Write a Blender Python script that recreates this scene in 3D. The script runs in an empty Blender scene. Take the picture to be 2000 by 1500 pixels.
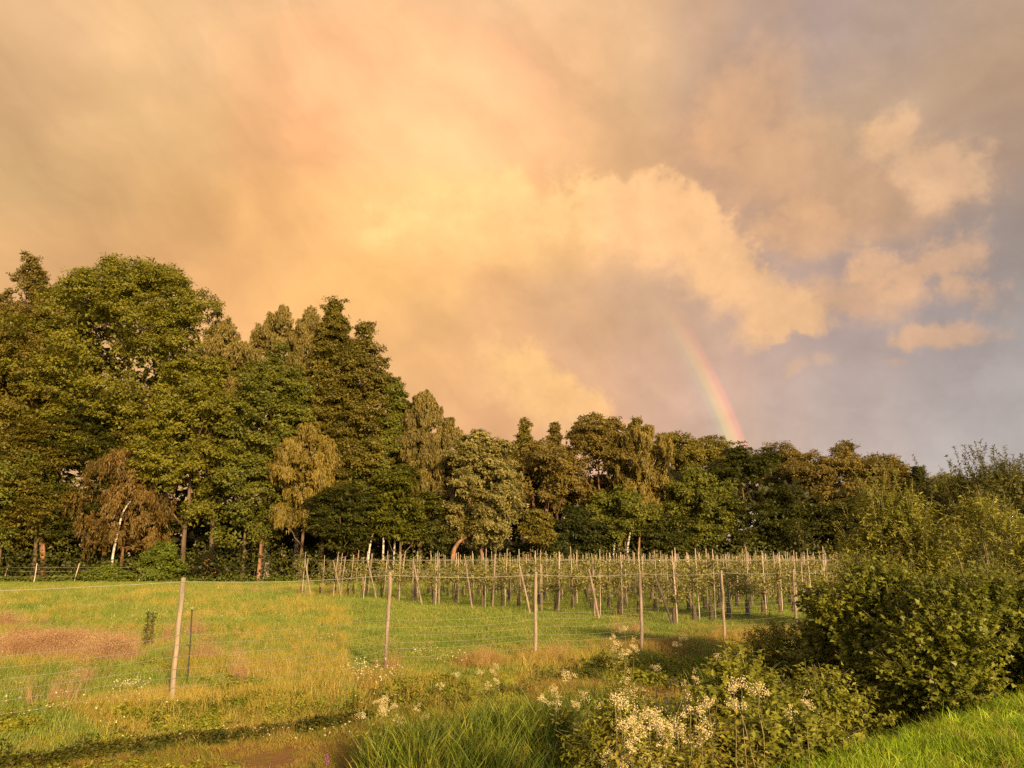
import bpy, math, random
import numpy as np
from mathutils import Vector, Matrix

# ------------------------------------------------------------------ camera
S = bpy.context.scene
COL = S.collection
F = 1520.0                       # focal length in photo pixels (2000 wide)
EYE = 2.0
PITCH = math.atan((1095 - 750) / F)
cd = bpy.data.cameras.new('camera'); cam = bpy.data.objects.new('camera', cd); COL.objects.link(cam)
cd.sensor_width = 36; cd.lens = F / 2000 * 36; cd.clip_end = 6000; cd.clip_start = 0.05
cam.location = (0, 0, EYE); cam.rotation_euler = (math.pi / 2 + PITCH, 0, 0)
S.camera = cam
CP, SP = math.cos(PITCH), math.sin(PITCH)
def ray(px, py):
    x = (px - 1000) / F; u = (750 - py) / F
    return (x, CP - SP * u, SP + CP * u)
def at(px, py, d):
    x, y, z = ray(px, py); k = d / y
    return (x * k, d, EYE + z * k)
def gnd(px, py, z=0.0):
    x, y, w = ray(px, py); k = (z - EYE) / w
    return (x * k, y * k)
def pix(az, el):                 # degrees -> photo pixel
    a, e = math.radians(az), math.radians(el)
    x, y, z = math.cos(e) * math.sin(a), math.cos(e) * math.cos(a), math.sin(e)
    f = y * CP + z * SP; up = -y * SP + z * CP
    if f < 0.05: f = 0.05
    return 1000 + F * x / f, 750 - F * up / f
def azel(px, py):
    x, y, z = ray(px, py)
    return math.degrees(math.atan2(x, y)), math.degrees(math.atan2(z, math.hypot(x, y)))

# ------------------------------------------------------------------ exposure, sun, sky
vs = S.view_settings
S.display_settings.display_device = 'sRGB'
vs.view_transform = 'Standard'; vs.look = 'None'; vs.gamma = 1; vs.use_curve_mapping = False
EXPO = 1.2
vs.exposure = EXPO
SUN_AZ, SUN_EL = 156.35, 16.0     # clockwise from the viewing direction; low evening sun behind the camera
sd = bpy.data.lights.new('sun', 'SUN'); sun = bpy.data.objects.new('sun', sd); COL.objects.link(sun)
sd.energy = 4.6; sd.angle = math.radians(4.0); sd.color = (1.0, 0.70, 0.36)
a, e = math.radians(SUN_AZ), math.radians(SUN_EL)
to_sun = Vector((math.cos(e) * math.sin(a), math.cos(e) * math.cos(a), math.sin(e)))
sun.rotation_euler = to_sun.to_track_quat('Z', 'Y').to_euler()
sun.location = to_sun * 50
S.cycles.use_denoising = False
S.cycles.max_bounces = 6; S.cycles.diffuse_bounces = 3; S.cycles.transmission_bounces = 3
S.cycles.transparent_max_bounces = 4

def lin(c):
    return tuple((v / 255 / 12.92 if v / 255 <= 0.04045 else ((v / 255 + 0.055) / 1.055) ** 2.4) for v in c)

class NT:
    """small helper to wire nodes"""
    def __init__(s, tree): s.t = tree
    def n(s, kind, **kw):
        nd = s.t.nodes.new(kind)
        for k, v in kw.items(): setattr(nd, k, v)
        return nd
    def L(s, a, b): s.t.links.new(a, b)
    def put(s, sock, v):
        if v is None: return
        if hasattr(v, 'is_output'): s.L(v, sock)
        else: sock.default_value = v
    def math(s, op, a, b=None, c=None, clamp=False):
        nd = s.n('ShaderNodeMath', operation=op, use_clamp=clamp)
        s.put(nd.inputs[0], a); s.put(nd.inputs[1], b); s.put(nd.inputs[2], c)
        return nd.outputs[0]
    def vmath(s, op, a, b=None, scale=None):
        nd = s.n('ShaderNodeVectorMath', operation=op)
        s.put(nd.inputs[0], a); s.put(nd.inputs[1], b)
        if scale is not None: s.put(nd.inputs['Scale'], scale)
        return nd.outputs['Value'] if op in ('LENGTH', 'DOT_PRODUCT', 'DISTANCE') else nd.outputs['Vector']
    def mix(s, fac, a, b, blend='MIX'):
        nd = s.n('ShaderNodeMix', data_type='RGBA', blend_type=blend)
        s.put(nd.inputs[0], fac); s.put(nd.inputs[6], a); s.put(nd.inputs[7], b)
        return nd.outputs[2]
    def mrange(s, v, a, b, c=0.0, d=1.0, kind='SMOOTHSTEP'):
        nd = s.n('ShaderNodeMapRange', interpolation_type=kind)
        s.put(nd.inputs[0], v); s.put(nd.inputs[1], a); s.put(nd.inputs[2], b)
        s.put(nd.inputs[3], c); s.put(nd.inputs[4], d)
        return nd.outputs[0]
    def noise(s, vec, scale, detail=4, rough=0.5, col=False, dist=0.0):
        nd = s.n('ShaderNodeTexNoise')
        if vec is not None: s.L(vec, nd.inputs['Vector'])
        nd.inputs['Scale'].default_value = scale; nd.inputs['Detail'].default_value = detail
        nd.inputs['Roughness'].default_value = rough; nd.inputs['Distortion'].default_value = dist
        return nd.outputs['Color'] if col else nd.outputs[0]
    def ramp(s, fac, stops, interp='LINEAR'):
        nd = s.n('ShaderNodeValToRGB'); cr = nd.color_ramp; cr.interpolation = interp
        while len(cr.elements) < len(stops): cr.elements.new(0.5)
        for el, (p, c) in zip(cr.elements, stops):
            el.position = p; el.color = tuple(c) + (1,) if len(c) == 3 else c
        s.put(nd.inputs[0], fac)
        return nd.outputs[0]

# the evening sky: colours by direction (azimuth, elevation), clouds, rainbow round the antisolar point
GX = [0, 200, 400, 600, 800, 1000, 1200, 1400, 1600, 1800, 2000]
GY = [0, 150, 300, 450, 600, 750, 900]
GC = [
 [(205,165,125),(240,192,138),(236,190,140),(236,190,140),(246,192,140),(230,186,140),(222,178,132),(195,160,135),(180,155,145),(185,160,142),(175,146,120)],
 [(198,155,112),(222,180,128),(230,184,132),(248,186,134),(254,190,136),(251,189,138),(225,180,132),(197,162,136),(180,155,142),(190,162,138),(170,140,115)],
 [(212,172,120),(213,170,116),(215,168,112),(250,182,126),(253,197,138),(253,192,136),(224,176,126),(192,152,126),(206,168,126),(184,150,120),(168,140,120)],
 [(228,178,122),(215,165,112),(222,166,106),(252,192,124),(254,201,130),(250,194,124),(236,184,126),(196,158,130),(165,140,130),(150,132,125),(150,135,128)],
 [(232,178,120),(232,178,122),(236,178,120),(246,186,116),(253,196,122),(220,168,118),(205,165,130),(196,162,140),(182,157,146),(168,152,148),(166,157,152)],
 [(230,178,120),(232,180,122),(235,180,120),(238,181,122),(240,182,125),(232,178,125),(212,168,138),(202,167,148),(188,165,155),(176,161,157),(172,162,160)],
 [(225,175,125),(228,176,124),(230,176,122),(232,176,122),(232,176,124),(228,172,126),(218,173,143),(206,175,153),(196,176,164),(192,178,170),(186,179,176)]]
def grid(px, py):
    px = min(max(px, 0), 1999.9); py = min(max(py, 0), 899.9)
    i = int(px // 200); j = int(py // 150); u = px / 200 - i; v = py / 150 - j
    out = []
    for k in range(3):
        out.append((GC[j][i][k] * (1-u) + GC[j][i+1][k] * u) * (1-v) + (GC[j+1][i][k] * (1-u) + GC[j+1][i+1][k] * u) * v)
    return out
W = bpy.data.worlds.new('World'); S.world = W; W.use_nodes = True
W.node_tree.nodes.clear()
w = NT(W.node_tree)
tc = w.n('ShaderNodeTexCoord').outputs['Generated']
D = w.vmath('NORMALIZE', tc)
# gentle domain warp so nothing follows straight lines
n1 = w.noise(D, 4.0, 5, 0.55, col=True)
warp = w.vmath('SCALE', w.vmath('SUBTRACT', n1, (0.5, 0.5, 0.5)), scale=0.16)
n1b = w.noise(D, 16.0, 4, 0.6, col=True)
warp2 = w.vmath('SCALE', w.vmath('SUBTRACT', n1b, (0.5, 0.5, 0.5)), scale=0.035)
DW = w.vmath('NORMALIZE', w.vmath('ADD', D, warp))
DW2 = w.vmath('NORMALIZE', w.vmath('ADD', w.vmath('ADD', D, w.vmath('SCALE', warp, scale=0.45)), warp2))
def azel_nodes(vec):
    sp = w.n('ShaderNodeSeparateXYZ'); w.L(vec, sp.inputs[0])
    az = w.math('MULTIPLY', w.math('ARCTAN2', sp.outputs[0], sp.outputs[1]), 57.29578)
    el = w.math('MULTIPLY', w.math('ARCSINE', sp.outputs[2]), 57.29578)
    return az, el
az, el = azel_nodes(DW)
t = w.math('ADD', w.math('DIVIDE', az, 180.0), 0.0)
facaz = w.mrange(az, -60, 60, 0, 1, 'LINEAR')
avg = (206, 168, 132)
rows_el = [4, 9, 14, 19, 24, 29, 34, 40, 60]
cur = None
for k, e_ in enumerate(rows_el):
    stops = []
    for j in range(19):
        A = -45 + 5 * j
        c = grid(*pix(A, min(e_, 42)))
        m = min(1, max(0, (abs(A) - 34) / 26))
        if e_ >= 60: m = max(m, 0.7)
        c = [c[q] * (1 - m) + avg[q] * m for q in range(3)]
        stops.append(((A + 60) / 120, lin(c)))
    r_ = w.ramp(facaz, stops, 'B_SPLINE' if False else 'EASE')
    cur = r_ if cur is None else w.mix(w.mrange(el, rows_el[k-1], e_), cur, r_)
# soft light and dark streaking of the veil
veil = w.noise(w.vmath('MULTIPLY', DW, (1.0, 1.0, 1.8)), 5.0, 6, 0.55)
amp = w.mrange(az, -34, 30, 0.55, 0.62, 'LINEAR')
veilm = w.math('ADD', 1.0, w.math('MULTIPLY', w.math('SUBTRACT', veil, 0.5), amp))
cur = w.mix(1.0, cur, w.vmath('SCALE', (1, 1, 1), scale=veilm), 'MULTIPLY')
# cumulus: union of rotated ellipses, roughened by noise
nzA = w.math('SUBTRACT', w.noise(D, 8.0, 6, 0.58), 0.5)
nzB = w.math('SUBTRACT', w.noise(D, 19.0, 5, 0.6), 0.5)
ba_, be_ = azel_nodes(DW2)
bcb = w.n('ShaderNodeCombineXYZ'); w.L(ba_, bcb.inputs[0]); w.L(be_, bcb.inputs[1])
def blobs(lst):
    best = None
    for (px, py, rx, ry, rot) in lst:
        ca, ce = azel(px, py); k = 26.5 * (1 + 0.3 * (((px-1000)/1000)**2 + ((py-750)/1000)**2))
        mp = w.n('ShaderNodeMapping', vector_type='TEXTURE'); w.L(bcb.outputs[0], mp.inputs[0])
        mp.inputs[1].default_value = (ca, ce, 0); mp.inputs[2].default_value = (0, 0, math.radians(rot))
        mp.inputs[3].default_value = (rx / k / math.cos(math.radians(ce)), ry / k, 1)
        v = w.math('SUBTRACT', 1.0, w.vmath('LENGTH', mp.outputs[0]))
        best = v if best is None else w.math('SMOOTH_MAX', best, v, 0.12)
    return best
ccol = w.ramp(facaz, [((A + 60) / 120, lin(c)) for A, c in
        [(-10, (255, 208, 136)), (4, (255, 204, 138)), (9, (254, 198, 141)), (14, (242, 190, 136)), (20, (232, 184, 136)), (26, (226, 182, 138)), (34, (210, 172, 138))]], 'EASE')
nzC = w.math('SUBTRACT', w.noise(D, 46.0, 3, 0.6), 0.5)
rel = w.math('ADD', w.math('ADD', w.math('MULTIPLY', nzB, 0.50), w.math('MULTIPLY', nzC, 0.12)), w.math('MULTIPLY', nzA, 0.40))
relm = w.math('ADD', 1.0, rel)
def add_cloud(cur, edge, core, nA, nB, lo, hi, strength, tint=(1, 1, 1), core_rng=(-0.15, 0.65)):
    nz = w.math('ADD', w.math('ADD', w.math('MULTIPLY', nzA, nA), w.math('MULTIPLY', nzB, nB)), w.math('MULTIPLY', nzC, nB * 0.45))
    m = w.mrange(w.math('ADD', blobs(edge), nz), lo, hi)
    if core:
        m = w.math('MULTIPLY', m, w.mrange(w.math('ADD', blobs(core), w.math('MULTIPLY', nz, 0.6)), *core_rng))
    m = w.math('MULTIPLY', m, strength)
    c = w.mix(1.0, ccol, w.vmath('SCALE', tint, scale=relm), 'MULTIPLY')
    return w.mix(m, cur, c)
txr = w.math('MULTIPLY', w.math('ADD', w.math('MULTIPLY', nzA, 0.42), w.math('MULTIPLY', nzB, 0.22)), w.mrange(az, -12.0, 12.0, 0.35, 1.0))
smp = w.n('ShaderNodeMapping', vector_type='TEXTURE'); w.L(bcb.outputs[0], smp.inputs[0])
smp.inputs[2].default_value = (0, 0, math.radians(-38)); smp.inputs[3].default_value = (26, 6.5, 1)
stk = w.math('SUBTRACT', w.noise(smp.outputs[0], 1.0, 6, 0.55, dist=0.6), 0.5)
txr = w.math('ADD', txr, w.math('MULTIPLY', stk, w.mrange(az, -10.0, 14.0, 0.62, 0.30)))
cur = w.mix(1.0, cur, w.vmath('SCALE', (1, 1, 1), scale=w.math('ADD', 1.0, txr)), 'MULTIPLY')
cur = add_cloud(cur, [(1660, 585, 130, 60, -10), (1560, 450, 120, 60, 0)], None, 1.5, 1.2, -0.3, 0.6, 0.62, (0.95, 0.90, 0.89))
cur = add_cloud(cur, [(1560, 330, 210, 130, -20), (1440, 220, 170, 90, 30), (1680, 380, 190, 80, -20)], None, 1.7, 1.0, -0.25, 0.75, 0.55, (0.88, 0.83, 0.82))
cur = add_cloud(cur, [(1740, 300, 130, 100, -10), (1840, 340, 120, 88, -35)], [(1760, 250, 120, 70, -30), (1870, 330, 130, 95, -45)], 1.0, 1.4, -0.12, 0.55, 0.92, (1.02, 1.0, 0.97))
cur = add_cloud(cur, [(1700, 530, 60, 62, 0), (1790, 530, 100, 52, 0), (1870, 510, 80, 58, 20), (1880, 590, 110, 60, -25), (1740, 600, 140, 60, 0)], [(1700, 510, 100, 60, 0), (1800, 520, 140, 70, 0), (1880, 540, 120, 80, -20)], 1.7, 2.2, -0.25, 0.65, 0.80, (0.96, 0.92, 0.94))
cur = add_cloud(cur, [(1825, 668, 130, 40, 0)], None, 1.0, 1.8, -0.1, 0.6, 0.75, (0.95, 0.92, 0.95))
cur = add_cloud(cur, [(1742, 722, 34, 18, 0), (1560, 730, 40, 20, 20), (1620, 712, 42, 18, -10)], None, 0.8, 0.9, 0.0, 0.9, 0.30, (0.95, 0.92, 0.95))
main = [(980, 520, 260, 190, 0), (1200, 470, 170, 140, 0), (1290, 450, 112, 118, 0), (1390, 540, 125, 118, -20), (1490, 590, 125, 90, -25), (1570, 620, 90, 52, -15), (1480, 650, 90, 42, 0)]
core = [(960, 400, 330, 120, 0), (1200, 405, 190, 100, 0), (1320, 430, 150, 120, -20), (1420, 520, 160, 105, -35), (1540, 610, 150, 95, -20)]
cur = add_cloud(cur, main, core, 0.75, 1.25, -0.06, 0.26, 0.95)
cur = add_cloud(cur, [(1000, 850, 170, 190, 0), (1110, 830, 100, 90, -30), (1190, 845, 85, 45, -20)], [(1070, 740, 150, 120, -40), (1170, 810, 120, 60, -30)], 0.5, 1.0, -0.05, 0.28, 0.85, (0.93, 0.90, 0.88))
# rainbow
antis = -to_sun
a5 = math.radians(-23.65); e5 = math.radians(-5.0)
anti = (math.cos(e5) * math.sin(a5), math.cos(e5) * math.cos(a5), math.sin(e5))
ang = w.math('MULTIPLY', w.math('ARCCOSINE', w.vmath('DOT_PRODUCT', D, anti)), 57.29578)
rf = w.mrange(ang, 40.2, 42.75, 0, 1, 'LINEAR')
bow = w.ramp(rf, [(0.0, (0, 0, 0)), (0.20, (0.0, 0.01, 0.02)), (0.38, (0.01, 0.07, 0.03)), (0.52, (0.16, 0.15, 0.01)), (0.68, (0.30, 0.13, 0.01)), (0.83, (0.26, 0.03, 0.01)), (0.97, (0, 0, 0))], 'EASE')
_, el0 = azel_nodes(D)
bowm = w.math('MULTIPLY', w.mrange(el0, 20.0, 9.0), w.mrange(el0, -1.0, 4.0))
az0, _2 = azel_nodes(D)
bowm = w.math('MULTIPLY', bowm, w.mrange(az0, -5.0, 8.0))
cur = w.mix(1.0, cur, w.vmath('SCALE', bow, scale=w.math('MULTIPLY', bowm, 0.92)), 'ADD')
# below the horizon: ground tone
hz = w.mrange(el0, -4.0, 1.5)
cur = w.mix(hz, lin((120, 100, 60)) + (1,), cur)
bg1 = w.n('ShaderNodeBackground'); w.L(cur, bg1.inputs[0]); bg1.inputs[1].default_value = 1.08 / 2 ** EXPO
# physical evening sky showing in the west, behind the camera
nish = w.n('ShaderNodeTexSky', sky_type='NISHITA', sun_disc=False)
nish.sun_elevation = math.radians(SUN_EL); nish.sun_rotation = math.radians(SUN_AZ)
bg2 = w.n('ShaderNodeBackground'); w.L(nish.outputs[0], bg2.inputs[0]); bg2.inputs[1].default_value = 0.10
fb = w.mrange(w.vmath('DOT_PRODUCT', D, tuple(to_sun)), -0.25, 0.9, 0.0, 0.75)
ms = w.n('ShaderNodeMixShader'); w.L(fb, ms.inputs[0]); w.L(bg1.outputs[0], ms.inputs[1]); w.L(bg2.outputs[0], ms.inputs[2])
wo = w.n('ShaderNodeOutputWorld'); w.L(ms.outputs[0], wo.inputs[0])
W.cycles.sampling_method = 'MANUAL'; W.cycles.sample_map_resolution = 512

# ------------------------------------------------------------------ helpers
RNG = np.random.default_rng(7)
U = np.array((0.7507, 0.6607)); V = np.array((-0.6607, 0.7507))   # along / across the fence
def st(s, t): return (U[0] * s + V[0] * t, U[1] * s + V[1] * t)
def to_st(x, y): return (x * U[0] + y * U[1], x * V[0] + y * V[1])
def sstep(x, a, b):
    v = np.clip((x - a) / (b - a), 0, 1); return v * v * (3 - 2 * v)
def vnoise(x, y, f, seed=0):
    """cheap smooth value noise"""
    x = np.asarray(x, float) * f + seed * 17.3; y = np.asarray(y, float) * f + seed * 5.1
    xi = np.floor(x).astype(int); yi = np.floor(y).astype(int); fx = x - xi; fy = y - yi
    fx = fx * fx * (3 - 2 * fx); fy = fy * fy * (3 - 2 * fy)
    def h(i, j):
        n = (i * 374761393 + j * 668265263) & 0x7fffffff
        n = ((n ^ (n >> 13)) * 1274126177) & 0x7fffffff
        return (n & 0xffff) / 65535.0
    return (h(xi, yi) * (1-fx) + h(xi+1, yi) * fx) * (1-fy) + (h(xi, yi+1) * (1-fx) + h(xi+1, yi+1) * fx) * fy
def height(x, y):
    x = np.asarray(x, float); y = np.asarray(y, float)
    s = x * U[0] + y * U[1]; t_ = x * V[0] + y * V[1]
    z = 0.42 * sstep(-t_, -4.3, -2.9)                       # road verge the camera stands on
    z = z - 0.40 * sstep(t_, 4.0, 4.9) * sstep(-t_, -7.4, -5.6) * sstep(s, 0, 5)    # ditch
    z = z + 0.07 * (vnoise(x, y, 0.5, 1) - 0.5) + 0.035 * (vnoise(x, y, 2.1, 2) - 0.5) * (y < 40)
    tb_ = t_ - 0.35 * (vnoise(x, y, 0.45, 7) - 0.5) - 0.06 * np.clip(s - 8, 0, 14)
    z = z - 0.24 * (1 - sstep(tb_, 10.7, 11.5)) * sstep(t_, 4.0, 4.9) - 0.12 * np.exp(-((tb_ - 10.75) / 0.2) ** 2)
    return z
def hz_(x, y): return float(height(x, y))

def mesh_obj(name, verts, faces, mat, parent=None, attr=None, smooth=False, link=True):
    """verts Nx3, faces MxK (K constant) or list of arrays with different K"""
    me = bpy.data.meshes.new(name)
    verts = np.asarray(verts, np.float32)
    fl = faces if isinstance(faces, list) else [faces]
    fl = [np.asarray(f, np.int32) for f in fl if len(f)]
    me.vertices.add(len(verts)); me.vertices.foreach_set('co', verts.ravel())
    tot = sum(f.size for f in fl); npoly = sum(len(f) for f in fl)
    me.loops.add(tot); me.loops.foreach_set('vertex_index', np.concatenate([f.ravel() for f in fl]))
    me.polygons.add(npoly)
    sizes = np.concatenate([np.full(len(f), f.shape[1], np.int32) for f in fl])
    starts = np.concatenate([[0], np.cumsum(sizes)[:-1]]).astype(np.int32)
    me.polygons.foreach_set('loop_start', starts)
    try: me.polygons.foreach_set('loop_total', sizes)
    except Exception: pass
    if smooth: me.polygons.foreach_set('use_smooth', np.ones(npoly, bool))
    if attr is not None:
        at_ = me.attributes.new('tint', 'FLOAT', 'POINT'); at_.data.foreach_set('value', np.asarray(attr, np.float32))
    me.update(calc_edges=True)
    if mat: me.materials.append(mat)
    o = bpy.data.objects.new(name, me)
    if link: COL.objects.link(o)
    if parent is not None: o.parent = parent
    return o
def thing(name, loc, label, cat, group=None, rz=0):
    o = bpy.data.objects.new(name, None); COL.objects.link(o); o.location = loc; o.rotation_euler = (0, 0, rz)
    o.empty_display_size = 0.2
    o['label'] = label; o['category'] = cat
    if group: o['group'] = group
    return o
def kind(o, k, label=None, cat=None):
    o['kind'] = k
    if label: o['label'] = label
    if cat: o['category'] = cat
    return o
class Buf:
    def __init__(s): s.v = []; s.f = {}; s.a = []; s.n = 0
    def add(s, v, f, a=None):
        v = np.asarray(v, float); f = np.asarray(f, int)
        s.v.append(v); s.f.setdefault(f.shape[1], []).append(f + s.n); s.n += len(v)
        s.a.append(np.full(len(v), 0.5) if a is None else np.broadcast_to(a, (len(v),)).astype(float))
    def obj(s, name, mat, parent=None, smooth=False, link=True):
        return mesh_obj(name, np.concatenate(s.v), [np.concatenate(x) for x in s.f.values()], mat, parent, np.concatenate(s.a), smooth, link)
def tube(buf, pts, rad, n=7, cap=True, tint=0.5):
    pts = np.asarray(pts, float); rad = np.broadcast_to(rad, (len(pts),))
    T = np.gradient(pts, axis=0); T /= np.linalg.norm(T, axis=1, keepdims=True) + 1e-9
    ref = np.array((0.9, 0.1, 0.4)) if abs(T[0][2]) > 0.8 else np.array((0, 0, 1.0))
    A = np.cross(T, ref); A /= np.linalg.norm(A, axis=1, keepdims=True) + 1e-9; B = np.cross(T, A)
    an = np.arange(n) * 2 * math.pi / n
    ring = (A[:, None] * np.cos(an)[None, :, None] + B[:, None] * np.sin(an)[None, :, None]) * rad[:, None, None] + pts[:, None]
    v = ring.reshape(-1, 3); m = len(pts)
    i = np.arange(m - 1)[:, None] * n; j = np.arange(n)[None]; j2 = (j + 1) % n
    f = np.stack([i + j, i + j2, i + n + j2, i + n + j], -1).reshape(-1, 4)
    buf.add(v, f, tint)
    if cap:
        for k, order in ((m - 1, 1),):
            c = len(v); vv = np.concatenate([ring[k], pts[k:k+1]])
            buf.add(vv, np.stack([np.arange(n), (np.arange(n) + 1) % n, np.full(n, n)], -1), tint)
def unit(a): return a / (np.linalg.norm(a, axis=-1, keepdims=True) + 1e-9)
def leaves(buf, P, N, L, size, asp=0.55, kind='tri', tint=None, rng=RNG):
    """P positions, N normals, L length directions (made perpendicular to N), size per leaf"""
    n = len(P); N = unit(N); L = unit(L - N * np.sum(L * N, 1, keepdims=True)); Wd = np.cross(N, L)
    sz = np.broadcast_to(size, (n,))[:, None]
    if tint is None: tint = rng.random(n)
    if kind == 'tri':
        v = np.stack([P - Wd * sz * asp * 0.5, P + Wd * sz * asp * 0.5, P + L * sz], 1)
        f = np.arange(n * 3).reshape(n, 3); buf.add(v.reshape(-1, 3), f, np.repeat(tint, 3))
    elif kind == 'fold':      # pointed leaf folded along its rib
        up = N * sz * asp * 0.18
        v = np.stack([P, P + L * sz * 0.45 + Wd * sz * asp * 0.5 + up, P + L * sz - N * sz * 0.12, P + L * sz * 0.45 - Wd * sz * asp * 0.5 + up], 1)
        b = np.arange(n)[:, None] * 4
        f = np.concatenate([b + np.array([[0, 1, 2]]), b + np.array([[0, 2, 3]])]); buf.add(v.reshape(-1, 3), f, np.repeat(tint, 4))
    elif kind == 'lobed':     # three lobed leaf
        q = [(0, 0), (0.20, 0.52), (0.45, 0.28), (1.0, 0.0), (0.45, -0.28), (0.20, -0.52)]
        v = np.stack([P + L * sz * a_ + Wd * sz * b_ * asp * 1.9 - N * sz * (0.25 * abs(b_) + 0.1 * a_) for a_, b_ in q], 1)
        b = np.arange(n)[:, None] * 6
        f = np.concatenate([b + np.array([[0, 1, 2]]), b + np.array([[0, 2, 3]]), b + np.array([[0, 3, 4]]), b + np.array([[0, 4, 5]])])
        buf.add(v.reshape(-1, 3), f, np.repeat(tint, 6))

# ------------------------------------------------------------------ materials
def new_mat(name):
    m = bpy.data.materials.new(name); m.use_nodes = True; m.node_tree.nodes.clear(); return m, NT(m.node_tree)
def finish(nt, bsdf):
    o = nt.n('ShaderNodeOutputMaterial'); nt.L(bsdf, o.inputs[0])
def leaf_mat(name, c, c2=None, var=0.45, trans=0.30, rough=0.55, patch=0.35, pscale=0.35):
    m, nt = new_mat(name); c2 = c2 or tuple(v * 1.4 for v in c)
    at_ = nt.n('ShaderNodeAttribute', attribute_name='tint')
    geo = nt.n('ShaderNodeNewGeometry')
    nz = nt.noise(geo.outputs['Position'], pscale, 3)
    f = nt.math('ADD', nt.math('MULTIPLY', at_.outputs['Fac'], var), nt.math('MULTIPLY', nt.mrange(nz, 0.3, 0.7), patch))
    col = nt.mix(f, c + (1,), c2 + (1,))
    d = nt.n('ShaderNodeBsdfPrincipled'); nt.L(col, d.inputs['Base Color']); d.inputs['Roughness'].default_value = rough
    d.inputs['Specular IOR Level'].default_value = 0.28
    tr = nt.n('ShaderNodeBsdfTranslucent'); nt.L(nt.mix(0.5, col, (c2[0] * 1.1, c2[1] * 1.2, c2[2] * 0.5, 1)), tr.inputs[0])
    mx = nt.n('ShaderNodeMixShader'); mx.inputs[0].default_value = trans
    nt.L(d.outputs[0], mx.inputs[1]); nt.L(tr.outputs[0], mx.inputs[2]); finish(nt, mx.outputs[0])
    return m
def bark_mat(name, c, c2, scale=3.0, stretch=(1, 1, 0.25), bands=None, rough=0.85):
    m, nt = new_mat(name); geo = nt.n('ShaderNodeNewGeometry')
    p = nt.vmath('MULTIPLY', geo.outputs['Position'], stretch)
    nz = nt.noise(p, scale, 6, 0.65)
    col = nt.mix(nt.mrange(nz, 0.35, 0.65), c + (1,), c2 + (1,))
    if bands:
        b = nt.noise(nt.vmath('MULTIPLY', geo.outputs['Position'], (1.2, 1.2, 5.0)), 1.2, 3, 0.6)
        col = nt.mix(nt.mrange(b, 0.52, 0.60), col, bands + (1,))
    d = nt.n('ShaderNodeBsdfPrincipled'); nt.L(col, d.inputs['Base Color']); d.inputs['Roughness'].default_value = rough
    bp = nt.n('ShaderNodeBump'); bp.inputs['Strength'].default_value = 0.5; bp.inputs['Distance'].default_value = 0.02
    nt.L(nz, bp.inputs['Height']); nt.L(bp.outputs[0], d.inputs['Normal']); finish(nt, d.outputs[0])
    return m
def plain_mat(name, c, rough=0.6, metal=0.0):
    m, nt = new_mat(name)
    geo = nt.n('ShaderNodeNewGeometry'); nz = nt.noise(geo.outputs['Position'], 9, 4)
    col = nt.mix(nz, tuple(v * 0.75 for v in c) + (1,), tuple(min(1, v * 1.2) for v in c) + (1,))
    d = nt.n('ShaderNodeBsdfPrincipled'); nt.L(col, d.inputs['Base Color']); d.inputs['Roughness'].default_value = rough
    d.inputs['Metallic'].default_value = metal; finish(nt, d.outputs[0]); return m
LM = {
 'ash':      leaf_mat('ash_leaf', (0.085, 0.088, 0.008), (0.24, 0.215, 0.018)),
 'larch':    leaf_mat('larch_needle', (0.085, 0.066, 0.012), (0.20, 0.15, 0.022)),
 'birch':    leaf_mat('birch_leaf', (0.095, 0.076, 0.016), (0.25, 0.185, 0.040)),
 'goldbirch':leaf_mat('golden_birch_leaf', (0.105, 0.080, 0.013), (0.27, 0.195, 0.030)),
 'alder':    leaf_mat('alder_leaf', (0.070, 0.060, 0.008), (0.19, 0.155, 0.018)),
 'green':    leaf_mat('green_leaf', (0.060, 0.070, 0.008), (0.19, 0.185, 0.018)),
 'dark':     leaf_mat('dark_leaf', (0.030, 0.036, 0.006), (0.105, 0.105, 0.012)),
 'deep':     leaf_mat('deep_shade_leaf', (0.014, 0.015, 0.004), (0.040, 0.038, 0.008)),  # very dark leaf, carries the shade inside the wood in its colour
 'greyoak':  leaf_mat('grey_oak_leaf', (0.10, 0.088, 0.020), (0.33, 0.28, 0.085)),
 'brownoak': leaf_mat('brown_oak_leaf', (0.085, 0.066, 0.013), (0.24, 0.175, 0.032)),
 'olive':    leaf_mat('olive_leaf', (0.090, 0.076, 0.010), (0.23, 0.185, 0.022)),
 'rust':     leaf_mat('rust_brown_leaf', (0.070, 0.050, 0.010), (0.20, 0.115, 0.020)),
 'bright':   leaf_mat('bright_shrub_leaf', (0.060, 0.080, 0.008), (0.16, 0.19, 0.016)),
 'conifer':  leaf_mat('conifer_needle', (0.025, 0.034, 0.007), (0.085, 0.090, 0.018)),
 'willow':   leaf_mat('willow_leaf', (0.14, 0.142, 0.016), (0.34, 0.32, 0.045), pscale=0.8, rough=0.45),
 'willow2':  leaf_mat('far_willow_leaf', (0.070, 0.072, 0.014), (0.19, 0.18, 0.04), pscale=0.8, rough=0.45),
 'maple':    leaf_mat('lobed_leaf', (0.072, 0.088, 0.009), (0.26, 0.26, 0.026), pscale=1.0, rough=0.42),
 'apple':    leaf_mat('apple_leaf', (0.115, 0.115, 0.025), (0.30, 0.27, 0.075), pscale=0.8),
 'bramble':  leaf_mat('bramble_leaf', (0.095, 0.108, 0.010), (0.31, 0.30, 0.030), pscale=1.4),
 'ochre':    leaf_mat('ochre_weed_leaf', (0.17, 0.14, 0.016), (0.36, 0.30, 0.04), pscale=1.4),
}
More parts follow.
